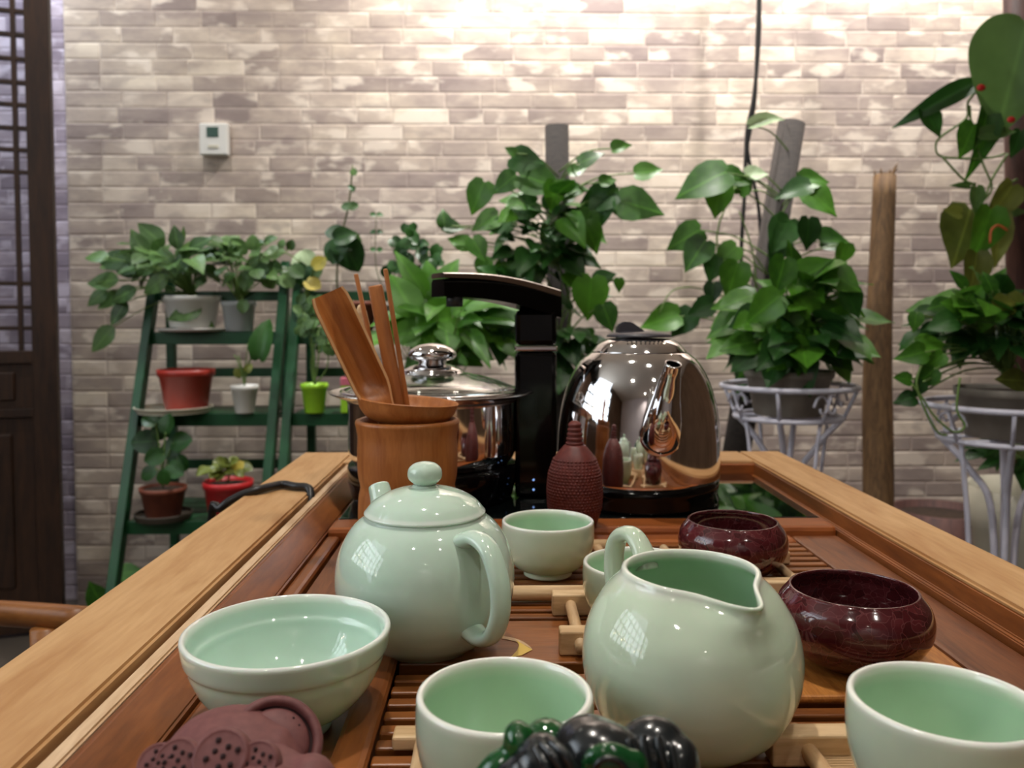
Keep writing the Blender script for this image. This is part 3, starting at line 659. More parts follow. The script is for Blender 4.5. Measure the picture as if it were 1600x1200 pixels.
for (x, z) in ((-.024, .1755), (-.022, .1835), (-.016, .1868), (-.008, .1862), (-.001, .1815), (.006, .1765)):
    vs.append((x, z))
a = [bm.verts.new((x, -.007, z)) for x, z in vs]; b = [bm.verts.new((x, .007, z)) for x, z in vs]
bm.faces.new(a); bm.faces.new(b[::-1])
for i in range(6): bm.faces.new((a[i], b[i], b[(i + 1) % 6], a[(i + 1) % 6]))
bmesh.ops.bevel(bm, geom=list(bm.edges), offset=.0012, segments=2, affect='EDGES')
link('lid_knob', tomesh(bm), M['grey_plastic'], kl, smooth=False)
bm = bmesh.new()
for k in range(9):
    aa = math.radians(-90 - 26 + k * 6.5); bmesh.ops.create_icosphere(bm, subdivisions=1, radius=.0011, matrix=Matrix.Translation((.0385 * math.cos(aa), .0385 * math.sin(aa), .1676)))
link('vent_holes', tomesh(bm), M['black_matte'], kl)
kd = Vector((.0, -1, 0)).normalized()
bm = bmesh.new(); add_tube(bm, [(.006, -.066, .072), (.006, -.0815, .074), (.007, -.0925, .092), (.009, -.0975, .113), (.0115, -.104, .134), (.0125, -.1075, .1425)], [.012, .0195, .0168, .0122, .0084, .0074], seg=28, n=5, cap=False)
sp = link('spout', tomesh(bm), M['steel'], kt); sp.modifiers.new('s', 'SOLIDIFY').thickness = .0012
hk = -kd
tube('handle', [rad(hk, .060, .142), rad(hk, .080, .160), rad(hk, .112, .150), rad(hk, .122, .110), rad(hk, .115, .065), rad(hk, .079, .045)], [.009, .010, .010, .010, .009, .008], M['black_matte'], kt, seg=14, n=5)

# steel pot with glass lid
sp_ = thing('steel_pot', 'polished steel pot with glass lid on the black hob', 'pot', (PX, PY_, PZ + .0365))
lathe('body', vessel([(0, 0), (.070, 0), (.080, .003), (.0845, .010), (.0855, .020), (.0855, .062), (.0857, .0672)], .0015, 4, floor=.003), M['steel'], sp_, 80)
lathe('rim', smoothprof([(.0862, .0625), (.0875, .0655), (.0950, .0680), (.1030, .0715), (.1040, .0728), (.1027, .0733), (.0950, .0708), (.0872, .0690)], 4), M['steel_brushed'], sp_, 80)
gl = lathe('lid', smoothprof([(.0895, .0735), (.080, .0785), (.062, .0850), (.040, .0900), (.0245, .0925), (.0245, .0905), (.040, .0880), (.062, .083), (.080, .0765), (.0895, .0715)], 3), M['lid_glass'], sp_, 72)
gl['label'] = 'domed clear glass lid with steel knob'
lathe('steel_rim', smoothprof([(.0895, .0708), (.0925, .0712), (.0938, .0728), (.0925, .0745), (.0890, .0750)], 3), M['steel'], gl, 72)
lathe('knob_plate', smoothprof([(0, .0905), (.0300, .0905), (.0312, .0925), (.0285, .0955), (.0200, .0990), (.0140, .1000), (0, .1002)], 4), M['steel'], gl, 56)
lathe('knob', smoothprof([(0, .1000), (.0138, .1000), (.0135, .1018), (.0150, .1032), (.0218, .1055), (.0248, .1095), (.0228, .1145), (.0155, .1190), (.006, .1212), (0, .1215)], 4), M['steel'], gl, 56)

# ------------------------------------------------------------------ tea tools in their holder
HX, HY = at(637, 700, .672).x, .672
th = thing('tool_holder', 'turned wooden tool holder behind the teapot', 'holder', (HX, HY, ZT + .0005))
HP = [(r_, z_ * 1.04) for r_, z_ in [(0, 0), (.036, 0), (.0385, .003), (.0400, .020), (.0398, .040), (.0385, .048), (.0382, .052), (.0398, .060), (.0405, .075), (.0400, .088), (.0408, .095), (.0420, .1005)]]
lathe('body', vessel(HP, .0055, 4, floor=.006), M['bamboo'], th, 64)
# pale stand ring of a wooden strainer dish resting in the rim
st = thing('wooden_dish', 'tilted shallow wooden dish lodged in the rim of the tool holder', 'dish', (HX - .001, HY, ZT + .1048))
st.rotation_euler = (0, math.radians(5), 0)
lathe('body', smoothprof([(.020, -.0005), (.030, .0015), (.0375, .0085), (.0405, .0165), (.0410, .0178), (.0395, .0178), (.0350, .0105), (.028, .0045), (.020, .0030)], 4), M['bamboo'], st, 56)
def tool(name, label, cat, p0, p1, build, mt='bamboo'):
    b = Vector(p0); t_ = Vector(p1); d = t_ - b; L = d.length
    bm = bmesh.new(); build(bm, L)
    o = link(name, tomesh(bm), M[mt], None)
    zax = d.normalized(); y_ = Vector((0, 1, 0)); y_ = (y_ - zax * y_.dot(zax)).normalized(); x_ = y_.cross(zax)
    o.matrix_world = Matrix.Translation(b) @ Matrix((x_, y_, zax)).transposed().to_4x4()
    return tag(o, label, cat, 'tea tools in the holder')
def flatbar(w_, t_, w1=None):
    w1 = w1 or w_
    def f(bm, L):
        add_box(bm, -w_ / 2, w_ / 2, -t_ / 2, t_ / 2, 0, L, min(w_, t_) * .25)
        for v in bm.verts: v.co.x *= 1 + (w1 / w_ - 1) * v.co.z / L
    return f
def scoop_build(bm, L):
    rows = []; RIMF = []
    for k in range(29):
        t = k / 28; z = t * L
        if t < .38: wd = .0072 + .0020 * (t / .38); dp = .0035
        elif t < .55: u = (t - .38) / .17; u = u * u * (3 - 2 * u); wd = .0092 + .0058 * u; dp = .0035 + .0115 * u
        else: wd = .0150 + .0010 * (t - .55); dp = .0150
        if t > .93: wd *= 1 - .14 * ((t - .93) / .07) ** 2
        hollow = 0 if t < .47 else min(1, (t - .47) / .07)
        outer = []; inner = []
        for j in range(13):
            a = math.pi * j / 12
            outer.append(bm.verts.new((wd * math.cos(a), dp * math.sin(a), z)))
            k_ = .84; yi = (dp * math.sin(a) * k_ - .0) * hollow
            inner.append(bm.verts.new((wd * math.cos(a) * (k_ if 0 < j < 12 else .86), yi, z)))
        rows.append((outer, inner))
    for k in range(28):
        (o1, i1), (o2, i2) = rows[k], rows[k + 1]
        for j in range(12):
            bm.faces.new((o1[j], o1[j + 1], o2[j + 1], o2[j])); bm.faces.new((i1[j], i2[j], i2[j + 1], i1[j + 1]))
        RIMF.append(bm.faces.new((o1[0], o2[0], i2[0], i1[0]))); RIMF.append(bm.faces.new((o1[12], i1[12], i2[12], o2[12])))
    for (o1, i1) in (rows[0], rows[-1]):
        for j in range(12): RIMF.append(bm.faces.new((o1[j], o1[j + 1], i1[j + 1], i1[j])))
    for f in RIMF:
        f.material_index = 1
        for e in f.edges: e.smooth = False
    bmesh.ops.rotate(bm, verts=bm.verts, cent=(0, 0, 0), matrix=Matrix.Rotation(math.radians(28), 3, 'Z'))
sc = tool('tea_scoop', 'broad brown wooden tea scoop leaning left in the tool holder', 'scoop', (HX + .012, HY - .006, ZT + .05), at(512, 457, .650), scoop_build); sc.data.materials.append(M['bamboo_edge'])
tool('tea_tongs', 'flat square-ended wooden tea tongs upright in the tool holder', 'tongs', (HX + .010, HY + .004, ZT + .02), at(586, 446, .678), flatbar(.0125, .006, .0115))
tool('tea_needle', 'thin dark wooden tea needle, tallest in the tool holder', 'needle', (HX + .016, HY + .006, ZT + .01), at(602, 420, .670), flatbar(.0045, .004, .0035))
tool('tea_pick', 'thin dark wooden pick between the scoop and the tongs', 'pick', (HX + .002, HY + .012, ZT + .01), at(556, 428, .690), flatbar(.0045, .004, .0035))
def spoon_build(bm, L):
    add_tube(bm, [(0, 0, 0), (0, 0, L * .8), (0, 0, L * .9), (0, 0, L * .97), (0, 0, L)], [.002, .0025, .0045, .0045, .001], seg=10, n=4, flat=.5, upv=(0, 1, 0))
tool('tea_spoon', 'small pale wooden spoon behind the tea scoop', 'spoon', (HX + .004, HY + .018, ZT + .01), at(562, 476, .698), spoon_build, 'raft_wood')

# ------------------------------------------------------------------ red clay flask
fx = at(899, 740, .716)
fl = thing('clay_flask', 'red-brown clay flask with scaly body and ribbed neck beside the kettle', 'flask', (fx.x, .722, ZT + .0069))
lathe('body', smoothprof([(0, 0), (.0165, 0), (.0195, .002), (.0235, .018), (.0242, .032), (.0228, .047), (.0185, .0590), (.0120, .0680), (.0078, .0715), (0, .0715)], 5), M['red_clay'], fl, 48)
bm = bmesh.new()
for row in range(19):
    zz_ = .012 + row * .0026
    P_ = [(0, 0), (.0195, .002), (.0235, .018), (.0242, .032), (.0228, .047), (.0185, .0590), (.0120, .0680)]
    for (r0, q0), (r1, q1) in zip(P_, P_[1:]):
        if q0 <= zz_ <= q1: rr_ = r0 + (r1 - r0) * (zz_ - q0) / (q1 - q0)
    n = int(2 * math.pi * rr_ / .0033)
    for j in range(n):
        a = 2 * math.pi * (j + .5 * (row % 2)) / n
        if math.sin(a) > .35: continue
        mtx = Matrix.Translation((rr_ * 1.005 * math.cos(a), rr_ * 1.005 * math.sin(a), zz_)) @ Matrix.Rotation(a, 4, 'Z') @ Matrix.Diagonal((.0007, .0016, .0013, 1))
        bmesh.ops.create_icosphere(bm, subdivisions=1, radius=1, matrix=mtx)
sc_ = link('scales', tomesh(bm), M['red_clay'], fl); sc_['kind'] = 'stuff'
nk = []
for k in range(5):
    z_ = .0705 + k * .0040; rr_ = .0080 - .00055 * k
    nk += [(rr_ * .80, z_), (rr_, z_ + .0015), (rr_, z_ + .003), (rr_ * .80, z_ + .0044)]
lathe('neck', [(0, .070)] + nk + [(.0045, .0908), (.003, .0922), (0, .0926)], M['red_clay'], fl, 24)

# ------------------------------------------------------------------ purple clay toad
def blob(name, items, m, parent, voxel=.0014, smooth_it=6):
    bm = bmesh.new()
    for (c, r, rot) in items:
        mt = Matrix.Translation(c) @ Matrix.Rotation(rot[2], 4, 'Z') @ Matrix.Rotation(rot[1], 4, 'Y') @ Matrix.Rotation(rot[0], 4, 'X') @ Matrix.Diagonal((*r, 1))
        bmesh.ops.create_icosphere(bm, subdivisions=3, radius=1, matrix=mt)
    o = link(name, tomesh(bm), m, parent)
    rm = o.modifiers.new('r', 'REMESH'); rm.mode = 'VOXEL'; rm.voxel_size = voxel; rm.use_smooth_shade = True
    s = o.modifiers.new('s', 'SMOOTH'); s.iterations = smooth_it; s.factor = .5
    return o
N0 = (0, 0, 0)
q = at(362, 1150, .288)
td = thing('clay_toad', 'purple-brown clay toad figurine with coin in front of the wide celadon bowl', 'figurine', (q.x, .288, ZT - .0028))
g = ZT - .0028
def L3(px, py, D): v = at(px * .93 + 27, py + 34, D) - Vector((q.x, .288, g)); return (v.x, v.y, v.z)
blob('body', [(L3(370, 1165, .285), (.026, .028, .018), (0, .25, 0)), (L3(330, 1150, .295), (.017, .014, .008), (0, -.3, 0)), (L3(418, 1160, .282), (.008, .016, .0115), (.2, .5, 0)), (L3(440, 1185, .270), (.014, .010, .010), (0, .6, 0)),
              (L3(360, 1200, .265), (.030, .014, .012), N0), (L3(265, 1205, .262), (.016, .012, .010), N0), (L3(490, 1215, .265), (.010, .014, .014), N0), (L3(350, 1260, .285), (.036, .030, .016), N0), (L3(400, 1215, .250), (.02, .01, .011), N0)], M['purple_clay'], td)
cc = Vector(L3(432, 1128, .287))
cm = Matrix.Translation(cc) @ Matrix.Rotation(math.radians(42), 4, 'X') @ Matrix.Rotation(math.radians(16), 4, 'Y')
bm = bmesh.new(); add_lathe(bm, [(0, -.0045), (.0150, -.0045), (.0165, -.003), (.0168, .0005), (.0160, .002), (.0142, .0022), (.0134, .0014), (.0132, -.0012), (.0122, -.0012), (.0118, .0012), (.0105, .0024), (.006, .0036), (0, .0040)], 44)
bmesh.ops.transform(bm, verts=bm.verts, matrix=cm); link('coin', tomesh(bm), M['purple_clay'], td)
bm = bmesh.new(); add_tube(bm, [cm @ Vector((.0127 * math.cos(a), .0127 * math.sin(a), -.0004)) for a in [math.radians(x_) for x_ in range(-20, 141, 16)]], .00055, seg=6, n=2)
for (a_, r_) in ((60, .0098), (75, .0082), (40, .0095), (20, .008), (55, .0075)):
    bmesh.ops.create_icosphere(bm, subdivisions=1, radius=.0005, matrix=cm @ Matrix.Translation((r_ * math.cos(math.radians(a_)), r_ * math.sin(math.radians(a_)), .0026)))
link('coin_groove', tomesh(bm), M['clay_hole'], td)
# seed-pod bosses with pierced holes along the front
for (px, py, r) in ((342, 1150, .0088), (268, 1156, .0070), (236, 1160, .0062), (404, 1158, .0066)):
    c_ = Vector(L3(px, py, .2515)); pod = None
    bm = bmesh.new(); add_lathe(bm, smoothprof([(0, -.004), (r, -.003), (r * 1.02, 0), (r * .9, .0014), (r * .75, .0012), (0, .0018)], 3), 24)
    mtx = Matrix.Translation(c_) @ Matrix.Rotation(math.radians(48), 4, 'X'); bmesh.ops.transform(bm, verts=bm.verts, matrix=mtx)
    pod = link('seed_pod', tomesh(bm), M['purple_clay'], td)
    bm = bmesh.new()
    for k in range(9):
        a = k * 2.4; rr_ = r * .66 * math.sqrt((k + .3) / 9)
        bmesh.ops.create_icosphere(bm, subdivisions=1, radius=1, matrix=mtx @ Matrix.Translation((rr_ * math.cos(a), rr_ * math.sin(a), .0017)) @ Matrix.Diagonal((r * .12, r * .12, .0005, 1)))
    link('seed_holes', tomesh(bm), M['clay_hole'], pod)

# ------------------------------------------------------------------ green glass figure
q2 = at(930, 1180, .236)
gg = thing('glass_figure', 'dark green glass figurine with ribbed lobes in front of the pitcher', 'figurine', (q2.x, .236, ZT + .0004))
def L4(px, py, D): v = at(px - (18 if px > 990 else 4), py + 13, D) - Vector((q2.x, .236, ZT + .0004)); return (v.x, v.y, v.z)
blob('body', [(L4(940, 1250, .238), (.028, .017, .022), N0), (L4(930, 1165, .240), (.0125, .010, .011), (0, .5, 0)), (L4(955, 1185, .236), (.016, .012, .012), (0, .6, 0)), (L4(1000, 1240, .236), (.018, .014, .018), N0), (L4(880, 1250, .236), (.018, .014, .018), N0), (L4(930, 1300, .238), (.030, .020, .020), N0), (L4(930, 1380, .238), (.032, .020, .020), N0)], M['dark_glass'], gg, .0011)
blob('lobe', [(L4(1035, 1170, .242), (.0115, .010, .0125), (0, .5, 0)), (L4(1060, 1205, .238), (.009, .010, .014), (0, .4, 0))], M['dark_glass'], gg, .001)
blob('lobe', [(L4(845, 1180, .232), (.0075, .008, .009), (0, .5, 0)), (L4(862, 1200, .229), (.011, .008, .009), (0, .7, 0)), (L4(815, 1215, .23), (.008, .007, .008), N0)], M['dark_glass'], gg, .001)
blob('green_lobe', [(L4(815, 1145, .238), (.0048, .006, .006), (0, -.2, 0)), (L4(800, 1180, .238), (.0042, .006, .013), (0, .55, 0)), (L4(775, 1205, .236), (.006, .006, .010), (0, .55, 0))], M['green_glass'], gg, .001)
blob('green_lobe', [(L4(862, 1140, .247), (.0075, .007, .0055), (0, .2, 0)), (L4(862, 1160, .247), (.009, .007, .006), N0)], M['green_glass'], gg, .001)
blob('green_lobe', [(L4(923, 1124, .252), (.004, .004, .0035), N0), (L4(925, 1142, .252), (.006, .005, .006), N0)], M['green_glass'], gg, .001)
blob('green_lobe', [(L4(960, 1188, .2255), (.009, .004, .0075), (0, .3, 0)), (L4(985, 1205, .2255), (.006, .004, .009), (0, .3, 0))], M['green_glass'], gg, .001)
for (a_, b_, c_) in (((1000, 1140), (1003, 1168), (1012, 1200)), ((1022, 1134), (1026, 1165), (1036, 1200)), ((1045, 1136), (1050, 1165), (1060, 1200)), ((1065, 1150), (1071, 1178), (1076, 1205))):
    tube('rib', [L4(*a_, .2325), L4(*b_, .230), L4(*c_, .2285)], [.0010, .0014, .0012], M['dark_glass'], gg, seg=8)
for (a_, b_, c_) in (((848, 1147), (870, 1170), (885, 1200)), ((862, 1145), (886, 1166), (902, 1200)), ((838, 1152), (855, 1180), (865, 1203))):
    tube('rib', [L4(*a_, .2245), L4(*b_, .2205), L4(*c_, .2195)], [.0010, .0014, .0012], M['dark_glass'], gg, seg=8)
tube('rib', [L4(928, 1203, .2215), L4(938, 1180, .221), L4(955, 1172, .221), L4(975, 1180, .221), L4(990, 1203, .221)], .0009, M['dark_glass'], gg, seg=8)

# ------------------------------------------------------------------ cable
cp = [at(495, 773, .90), at(470, 758, .93), at(440, 756, .97), at(400, 767, .985), at(355, 783, 1.0)]
zt_ = ZT + TT
P_ = [at(505, 779, .905)]; P_[0].z = zt_ + .0035
c1 = Vector((-.172, .93, zt_ + .009)); 
pts = [Vector((-.1805, .790, ZT + .002)), Vector((-.1806, .797, ZT + .015)), Vector((-.1845, .806, ZT + .0235))]
for (px, py) in ((462, 760), (440, 757), (405, 765)):
    d = at(px, py, 1) - cam.location; t = (zt_ + .0045 - cam.location.z) / d.z; pts.append(cam.location + d * t)
pts += [at(372, 776, pts[-1].y - .005), at(345, 795, pts[-1].y - .01), at(330, 830, pts[-1].y)]
e = pts[-1]; pts += [Vector((e.x, e.y, .45)), Vector((e.x - .03, e.y + .1, .05)), Vector((e.x - .2, e.y + .4, .008))]
tag(tube('power_cord', pts, .0040, M['cable'], None, seg=8, n=5), 'black power cord running over the left edge of the tea table', 'cord')

# ------------------------------------------------------------------ chair at the left of the table
a1 = at(135, 968, .80); a0 = at(-120, 955, .86)
ch = thing('wooden_chair', 'brown wooden armchair beside the table, its round arm in view', 'chair', (a0.x - .05, .62, 0), 0)
lx = lambda v: (v.x - (a0.x - .05), v.y - .62, v.z)
arm_z = a1.z
tube('armrest', [lx(Vector((a1.x, a1.y, arm_z))), lx(at(0, 958, .83)), lx(Vector((a0.x, a0.y, a0.z))), lx(Vector((a0.x - .28, a0.y + .02, a0.z + .01)))], .0125, M['chair_wood'], ch, seg=14)
tube('armrest', [lx(Vector((a1.x, a1.y - .5, arm_z))), lx(Vector((a0.x, a0.y - .54, a0.z))), lx(Vector((a0.x - .28, a0.y - .5, a0.z + .01)))], .0125, M['chair_wood'], ch, seg=14)
sx0, sx1 = a0.x - .28, a1.x - .01
for xx in (sx0 + .0, sx1 - .03):
    for yy in (a1.y, a1.y - .5):
        tube('leg', [lx(Vector((xx, yy, .0))), lx(Vector((xx, yy, arm_z - .008 if xx > sx0 else .92)))], .013, M['chair_wood'], ch, seg=12, n=1)
box('seat', sx0 - (a0.x - .05) + .0, sx1 - (a0.x - .05) - .02, a1.y - .5 - .62, a1.y - .62, .40, .425, M['dark_wood'], ch, .004)
box('backrest', sx0 - (a0.x - .05) - .009, sx0 - (a0.x - .05) + .009, a1.y - .49 - .62, a1.y - .01 - .62, .62, .90, M['dark_wood'], ch, .004)

# ------------------------------------------------------------------ plants: leaves
LEAFM = {}
def leaf_mesh(kind, var):
    k = (kind, var)
    if k in LEAFM: return LEAFM[k]
    T = {'heart': ([0, .04, .2, .42, .64, .84, 1], [.10, .30, .43, .40, .28, .12, .004]),
         'round': ([0, .05, .22, .45, .68, .88, 1], [.12, .30, .46, .50, .42, .24, .01]),
         'lance': ([0, .06, .22, .42, .64, .84, 1], [.03, .10, .19, .21, .16, .08, .003])}[kind]
    droop = (.05, .22, .42)[var % 3]; fold = (.22, .10, .32)[var % 3]
    bm = bmesh.new(); rows = []
    for t, w_ in zip(*T):
        row = []
        for s in (-1, -.5, 0, .5, 1):
            x = s * w_; y = t - (.10 * abs(s) if t < .1 and kind != 'lance' else 0)
            z = abs(x) * fold - droop * t * t + .02 * math.sin(7 * t + 2 * s + var)
            row.append(bm.verts.new((x, y, z)))
        rows.append(row)
    for a, b in zip(rows, rows[1:]):
        for j in range(4): bm.faces.new((a[j], a[j + 1], b[j + 1], b[j]))
    me = bpy.data.meshes.new('leaf'); bm.to_mesh(me); bm.free()
    for p in me.polygons: p.use_smooth = True
    LEAFM[k] = me; return me
LMCOPY = {}
def add_leaf(parent, pos, d, n, length, kind='heart', m='leaf', width=1.0):
    var = R.randrange(3); key = (kind, var, m)
    if key not in LMCOPY:
        me = leaf_mesh(kind, var).copy(); me.materials.clear(); me.materials.append(M[m]); LMCOPY[key] = me
    o = bpy.data.objects.new('leaf', LMCOPY[key]); C.objects.link(o)
    d = Vector(d).normalized(); n = Vector(n); n = n - d * n.dot(d)
    if n.length < 1e-3: n = Vector((0, -1, .5)); n = n - d * n.dot(d)
    n.normalize(); x = d.cross(n)
    mw = Matrix((x * length * width, d * length, n * length)).transposed().to_4x4(); mw.translation = Vector(pos) - Vector(parent.location)
    o.parent = parent; o.matrix_local = mw
    return o
class Plant:
    def __init__(s, name, label, loc, group=None, kind='heart', m='leaf', stem='stem'):
        s.t = thing(name, label, 'plant', loc, 0, group); s.kind = kind; s.m = m; s.bm = bmesh.new(); s.stem = stem; s.count = 0
    def L(s, v): return Vector(v) - Vector(s.t.location)
    def pet(s, p0, p1, r=.0016, sag=.02):
        p0 = Vector(p0); p1 = Vector(p1); mid = (p0 + p1) / 2 + Vector((0, 0, sag))
        add_tube(s.bm, [s.L(p0), s.L(mid), s.L(p1)], [r * 1.2, r], seg=5, n=4)
    def px_leaf(s, px, py, ln, ang, D, root=None, m=None, kind=None, face=(0, -1, .45), width=1.0, jit=.25, r=.0016):
        """leaf whose middle is seen at px,py; ln its length in pixels; ang the heading of its tip"""
        a = math.radians(ang); D = D + R.uniform(-.03, .03); L_ = ln * D / F
        d = Vector((math.cos(a), R.uniform(-jit, jit) - .1, math.sin(a))).normalized()
        n = Vector(face) + Vector((R.uniform(-jit, jit), R.uniform(-jit, jit), R.uniform(-jit, jit)))
        c = at(px, py, D); base = c - d * L_ * .5
        lf = add_leaf(s.t, base, d, n, L_, kind or s.kind, m or s.m, width); s.count += 1
        if ln > 100: lf.modifiers.new('smooth', 'SUBSURF').render_levels = 2
        if root is not None: s.pet(root, base, r)
    def fill(s, cx, cy, D, rx, ry, rd, n, ln, root, m=None, kind=None, spread=1.0, low=-1.0, petiole=True, lo=.35):
        c = at(cx, cy, D); sc_ = D / F
        k = 0
        while k < n:
            v = Vector((R.gauss(0, 1), R.gauss(0, 1), R.gauss(0, 1))).normalized()
            if v.z < low: continue
            rad_ = lo + (1 - lo) * R.random() ** .7
            p = c + Vector((v.x * rx * sc_ * rad_, v.y * rd * rad_, v.z * ry * sc_ * rad_))
            d = Vector((v.x, v.y * .8 - .15, v.z * .5 - .25 + R.uniform(-.3, .3)))
            nn = Vector((R.uniform(-.5, .5), -.6 + R.uniform(-.4, .4), .8))
            L_ = ln * sc_ * R.uniform(.7, 1.25)
            add_leaf(s.t, p, d, nn, L_, kind or s.kind, m or s.m); s.count += 1; k += 1
            if petiole and root is not None: s.pet(root, p, .0012, .03 * rad_)
    def vine(s, pts, r=.0025): tube('vine', [s.L(p) for p in pts], [r, r * .8], M[s.stem], s.t, seg=6)
    def done(s):
        if len(s.bm.verts):
            o = link('leaf_stalks', tomesh(s.bm), M[s.stem], s.t); o['kind'] = 'stuff'
        return s.t
def pot(parent, rt_, rb, h, m, seg=32, lip=True, soil=True, loc=(0, 0, 0), fillh=.9, soilm='soil'):
    pr = [(0, 0), (rb * .96, 0), (rb, .002), (rt_ * .95 if lip else rt_, h * .82)]
    if lip: pr += [(rt_ * 1.0, h * .83), (rt_ * 1.03, h * .9), (rt_ * 1.03, h)]
    else: pr += [(rt_, h)]
    th_ = .0035; zs = h * fillh
    pr += [(pr[-1][0] - th_, h)] + [(rt_ * .95 - th_, h * .82), (rb - th_, .006), (0, .006)]
    lathe('pot', pr, m, parent, seg, loc)
    if soil:
        rs = (rb + (rt_ * .95 - rb) * min(1, zs / (h * .82))) - th_ * 1.1
        lathe('soil', [(0, zs + .004), (rs * .6, zs + .003), (rs, zs), (rs, zs - .004), (0, zs - .004)], M[soilm], parent, 24, loc)

# ------------------------------------------------------------------ green ladder shelves
def shelf(label, x0, x1):
    t = thing('ladder_shelf', label, 'shelf', ((x0 + x1) / 2, 2.25, 0), 0, 'green ladder shelves'); hw = (x1 - x0) / 2
    yf = lambda z: 2.43 - (1.065 - z) * .375 - 2.25
    def bar(name, a, b, th_=.017, wd=.012):
        bm = bmesh.new(); a = Vector(a); b = Vector(b); d = (b - a); L_ = d.length; add_box(bm, -wd, wd, -th_, th_, 0, L_, .002)
        z_ = d.normalized(); x_ = Vector((1, 0, 0)); x_ = (x_ - z_ * x_.dot(z_)).normalized() if abs(z_.x) < .9 else Vector((0, 0, 1)); y_ = z_.cross(x_)
        bmesh.ops.transform(bm, verts=bm.verts, matrix=Matrix.Translation(a) @ Matrix((x_, y_, z_)).transposed().to_4x4())
        return link(name, tomesh(bm), M['green_paint'], t, smooth=False)
    for s in (-1, 1):
        bar('front_leg', (s * (hw - .012), yf(0) + .001, 0.003), (s * (hw - .012), yf(1.065), 1.065))
        bar('back_leg', (s * (hw - .03), .225, 0), (s * (hw - .03), .225, 1.04), .012, .012)
    levels = [.868, .648, .377, .12]
    for z_ in levels:
        y0 = yf(z_) + .012
        n = 4; dw = (.205 - y0) / n
        for k in range(n): box('shelf_slat', -hw + .03, hw - .03, y0 + k * dw + .003, y0 + (k + 1) * dw - .003, z_ - .012, z_, M['green_paint'], t, .001)
        box('shelf_edge', -hw + .024, hw - .024, y0 - .016, y0 + .002, z_ - .036, z_ - .001, M['green_paint'], t, .0015)
        if z_ < .8: box('back_rail', -hw + .02, hw - .02, .205, .217, z_ + .085, z_ + .112, M['green_paint'], t, .0015)
        for s in (-1, 1): bar('side_bearer', (s * (hw - .03), y0, z_ - .022), (s * (hw - .03), .212, z_ - .022), .006, .008)
    box('top_rail', -hw + .02, hw - .02, yf(.97) - .002, yf(.97) + .012, .955, .983, M['green_paint'], t, .0015)
    return t, levels, lambda z: yf(z) + 2.25
sh1, lv, yf = shelf('green wooden ladder shelf on the left holding red pots', -.995, -.600)
sh2, _, _ = shelf('green wooden ladder shelf partly hidden behind the steel pot', -.585, -.19)
def base(px, z, D): return Vector((at(px, 600, D).x, D, z + .0008))
# top shelf: white planter with trailing leaves
b = base(303, lv[0] + .008, 2.385)
lathe('plate', [(0, 0), (.085, 0), (.098, .006), (.098, .008), (.085, .003), (0, .003)], M['white_plastic'], None, 32, b - Vector((0, 0, .008)))
tag(bpy.data.objects['plate'], 'pale saucer under the white planter on the top of the green shelf', 'saucer')
P = Plant('potted_vine', 'leafy trailing vine in a white planter on the top of the green shelf', b + Vector((0, 0, .0035)), m='leaf_grey')
pot(P.t, .078, .062, .088, M['white_plastic'])
r0 = b + Vector((0, 0, .09))
for (px, py, ln, ang) in ((150, 400, 40, 175), (170, 470, 45, 215), (160, 440, 55, 185), (175, 405, 60, 170), (215, 380, 50, 120), (235, 365, 55, 140), (150, 465, 40, 215), (190, 460, 50, 200), (200, 420, 50, 170), (225, 420, 45, 200), (185, 490, 45, 240), (160, 530, 55, 228),
                          (275, 370, 40, 100), (290, 390, 45, 60), (310, 380, 45, 30), (255, 400, 45, 130), (240, 445, 50, 210), (325, 395, 45, 20), (280, 410, 40, 80), (260, 430, 40, 180), (300, 420, 40, 0), (288, 490, 55, 200), (318, 500, 35, -30), (295, 480, 30, 90), (205, 400, 40, 150)):
    P.px_leaf(px, py, ln * .95, ang, 2.32, r0, kind='lance', width=1.55)
P.fill(265, 415, 2.33, 90, 45, .1, 40, 34, r0, low=-.3)
P.done()
b = base(375, lv[0], 2.39)
P = Plant('potted_creeper', 'small-leaved creeper in a clear pot at the top right of the left shelf', b, m='leaf_grey', kind='round')
pot(P.t, .048, .038, .085, M['clear_pot'])
r0 = b + Vector((0, 0, .085))
P.fill(385, 420, 2.36, 70, 45, .1, 55, 20, r0, low=-.4)
for (px, py, ln, ang) in ((370, 385, 30, 120), (360, 378, 28, 60), (395, 378, 22, 90), (440, 380, 14, 80), (455, 382, 16, 70), (400, 380, 14, 100), (408, 420, 45, 0), (385, 440, 30, 250), (420, 440, 24, 300), (430, 420, 26, -20), (450, 440, 26, -50), (380, 480, 20, 270), (465, 425, 25, -40)):
    P.px_leaf(px, py, ln, ang, 2.34, r0)
P.vine([r0, at(385, 420, 2.34), at(420, 400, 2.33), at(445, 395, 2.33), at(470, 410, 2.33)], .0018)
P.done()
